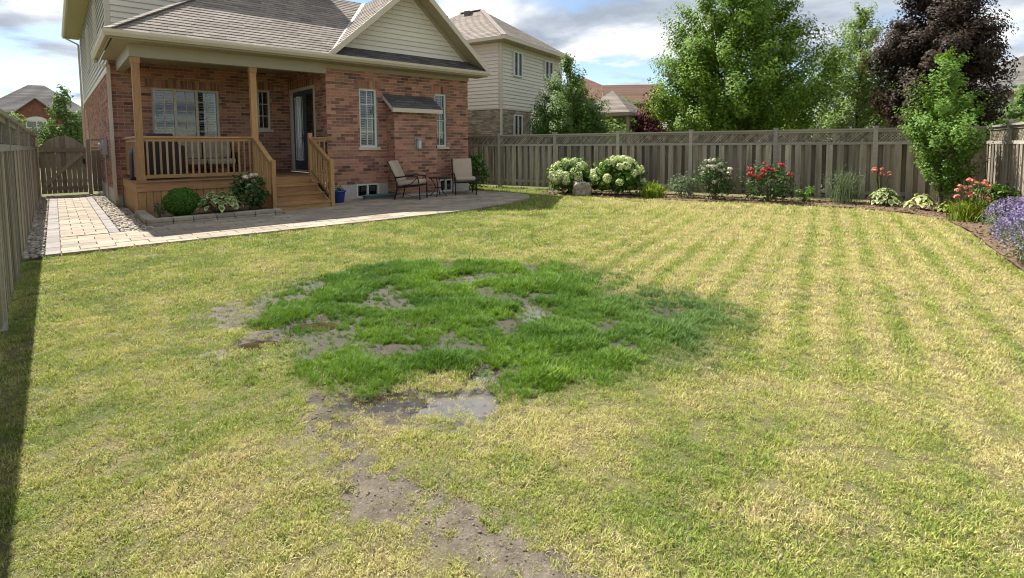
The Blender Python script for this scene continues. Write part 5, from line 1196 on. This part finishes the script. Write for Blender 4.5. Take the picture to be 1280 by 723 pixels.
cl = fbm(X, Y, .27, 83, 3); fine = fbm(X, Y, .085, 38, 2); left = sstep(.5, -.8, X)
keep_p = sstep(-.10, .10, fine - .15 - ba * .62)                    # islands of grass left standing in the mud
keep_l = sstep(.32, .43, cl + .05 * (1 - left)) * lu + (1 - lu)     # hummocks in the wet patch
keep_d = 1 - .80 * sstep(.42, .30, fbm(X, Y, .075, 61, 2)) * (1 - lu) * sstep(8, 4, Y)
ok = g.random(len(X)) < np.clip(keep_p * (1 - thn * (1 - lu)) * keep_l * keep_d, .02 + .10 * np.clip(ba, 0, .8) + .13 * lu, 1); X, Y, S, lu, ba, dr, cl = (q[ok] for q in (X, Y, S, lu, ba, dr, cl))
n = len(X); islush = g.random(n) < lu
per = g.random(n); dd = np.clip(dr + g.normal(0, .22, n), 0, 1)[:, None]
straw = np.array([.56, .50, .225]); ygreen = np.array([.38, .41, .10]); green = np.array([.19, .27, .048])
col = np.where(dd > .5, ygreen + (straw - ygreen) * (dd - .5) * 2, green + (ygreen - green) * dd * 2)
pk = (g.random(n) < .13)[:, None]; col = np.where(pk, np.array([.36, .29, .17]), col); pk = (g.random(n) < .05 * (fbm(X, Y, .6, 88) > .5))[:, None]; col = np.where(pk, np.array([.09, .16, .03]), col)
lc = np.array([.118, .225, .024]) + (fbm(X, Y, .45, 55)[:, None] - .5) * np.array([.17, .22, .02]) + g.normal(0, .008, (n, 1)); lc = np.clip(lc, .012, 1)
far_l = (sstep(.4, 1.6, X) * sstep(0, .5, fbm(X, Y, .5, 56)))[:, None]; lc = lc * (1 - far_l * .5) + np.array([.12, .19, .08]) * far_l * .5
col = np.where(islush[:, None], lc, col)
edge = (np.clip(lu, 0, 1) * (1 - lu) * 4)[:, None] * (~islush)[:, None]; col = col * (1 - .45 * edge) + np.array([.12, .16, .05]) * .45 * edge
S = S * g.uniform(.75, 1.2, n) * np.where(islush, .72 + .32 * fbm(X, Y, .4, 57), 1.0) * (1 - .38 * np.clip(ba, 0, 1)) * (1 - .35 * (1 - lu) * islush)
clump = fbm(X, Y, .17, 58, 3); S = S * np.where(islush, .30 + 2.1 * np.clip(cl - .36, 0, 1) + .55 * clump, .45 + 1.1 * clump)
typ = np.where(islush, 5 + g.integers(0, 3, n), g.integers(0, 5, n)).astype(np.int32)
Z = (fbm(X, Y, 1.4, 77) - .5) * .035 + (fbm(X, Y, .25, 78) - .5) * .012 - .018
me = bpy.data.meshes.new('grass'); me.vertices.add(n); me.vertices.foreach_set('co', np.stack([X, Y, Z], 1).astype(np.float32).ravel())
a = me.attributes.new('gc', 'FLOAT_COLOR', 'POINT'); a.data.foreach_set('color', np.concatenate([col, np.ones((n, 1))], 1).astype(np.float32).ravel())
a = me.attributes.new('gs', 'FLOAT', 'POINT'); a.data.foreach_set('value', S.astype(np.float32))
a = me.attributes.new('gt', 'INT', 'POINT'); a.data.foreach_set('value', typ)
a = me.attributes.new('gr', 'FLOAT_VECTOR', 'POINT'); a.data.foreach_set('vector', np.stack([g.normal(0, .08, n), g.normal(0, .08, n), g.uniform(0, 6.283, n)], 1).astype(np.float32).ravel())
go = link('grass', me, None); me.materials.append(MT['grass']); tag(go, 'lawn of short dry and green grass with a lush wet patch', 'grass', kind='stuff')
ng = bpy.data.node_groups.new('grass_tufts', 'GeometryNodeTree'); ng.interface.new_socket('Geometry', in_out='INPUT', socket_type='NodeSocketGeometry'); ng.interface.new_socket('Geometry', in_out='OUTPUT', socket_type='NodeSocketGeometry')
gi = ng.nodes.new('NodeGroupInput'); gout = ng.nodes.new('NodeGroupOutput'); ci = ng.nodes.new('GeometryNodeCollectionInfo'); ci.inputs['Collection'].default_value = tc_; ci.inputs['Separate Children'].default_value = True; ci.inputs['Reset Children'].default_value = True
ip = ng.nodes.new('GeometryNodeInstanceOnPoints'); ip.inputs['Pick Instance'].default_value = True
def na(nm, ty):
    q = ng.nodes.new('GeometryNodeInputNamedAttribute'); q.data_type = ty; q.inputs['Name'].default_value = nm; return q.outputs['Attribute']
e2r = ng.nodes.new('FunctionNodeEulerToRotation')
LK = ng.links.new; LK(gi.outputs[0], ip.inputs['Points']); LK(ci.outputs[0], ip.inputs['Instance']); LK(na('gt', 'INT'), ip.inputs['Instance Index']); LK(na('gr', 'FLOAT_VECTOR'), e2r.inputs[0]); LK(e2r.outputs[0], ip.inputs['Rotation']); LK(na('gs', 'FLOAT'), ip.inputs['Scale']); LK(ip.outputs[0], gout.inputs[0])
md = go.modifiers.new('tufts', 'NODES'); md.node_group = ng
print('tufts', n)
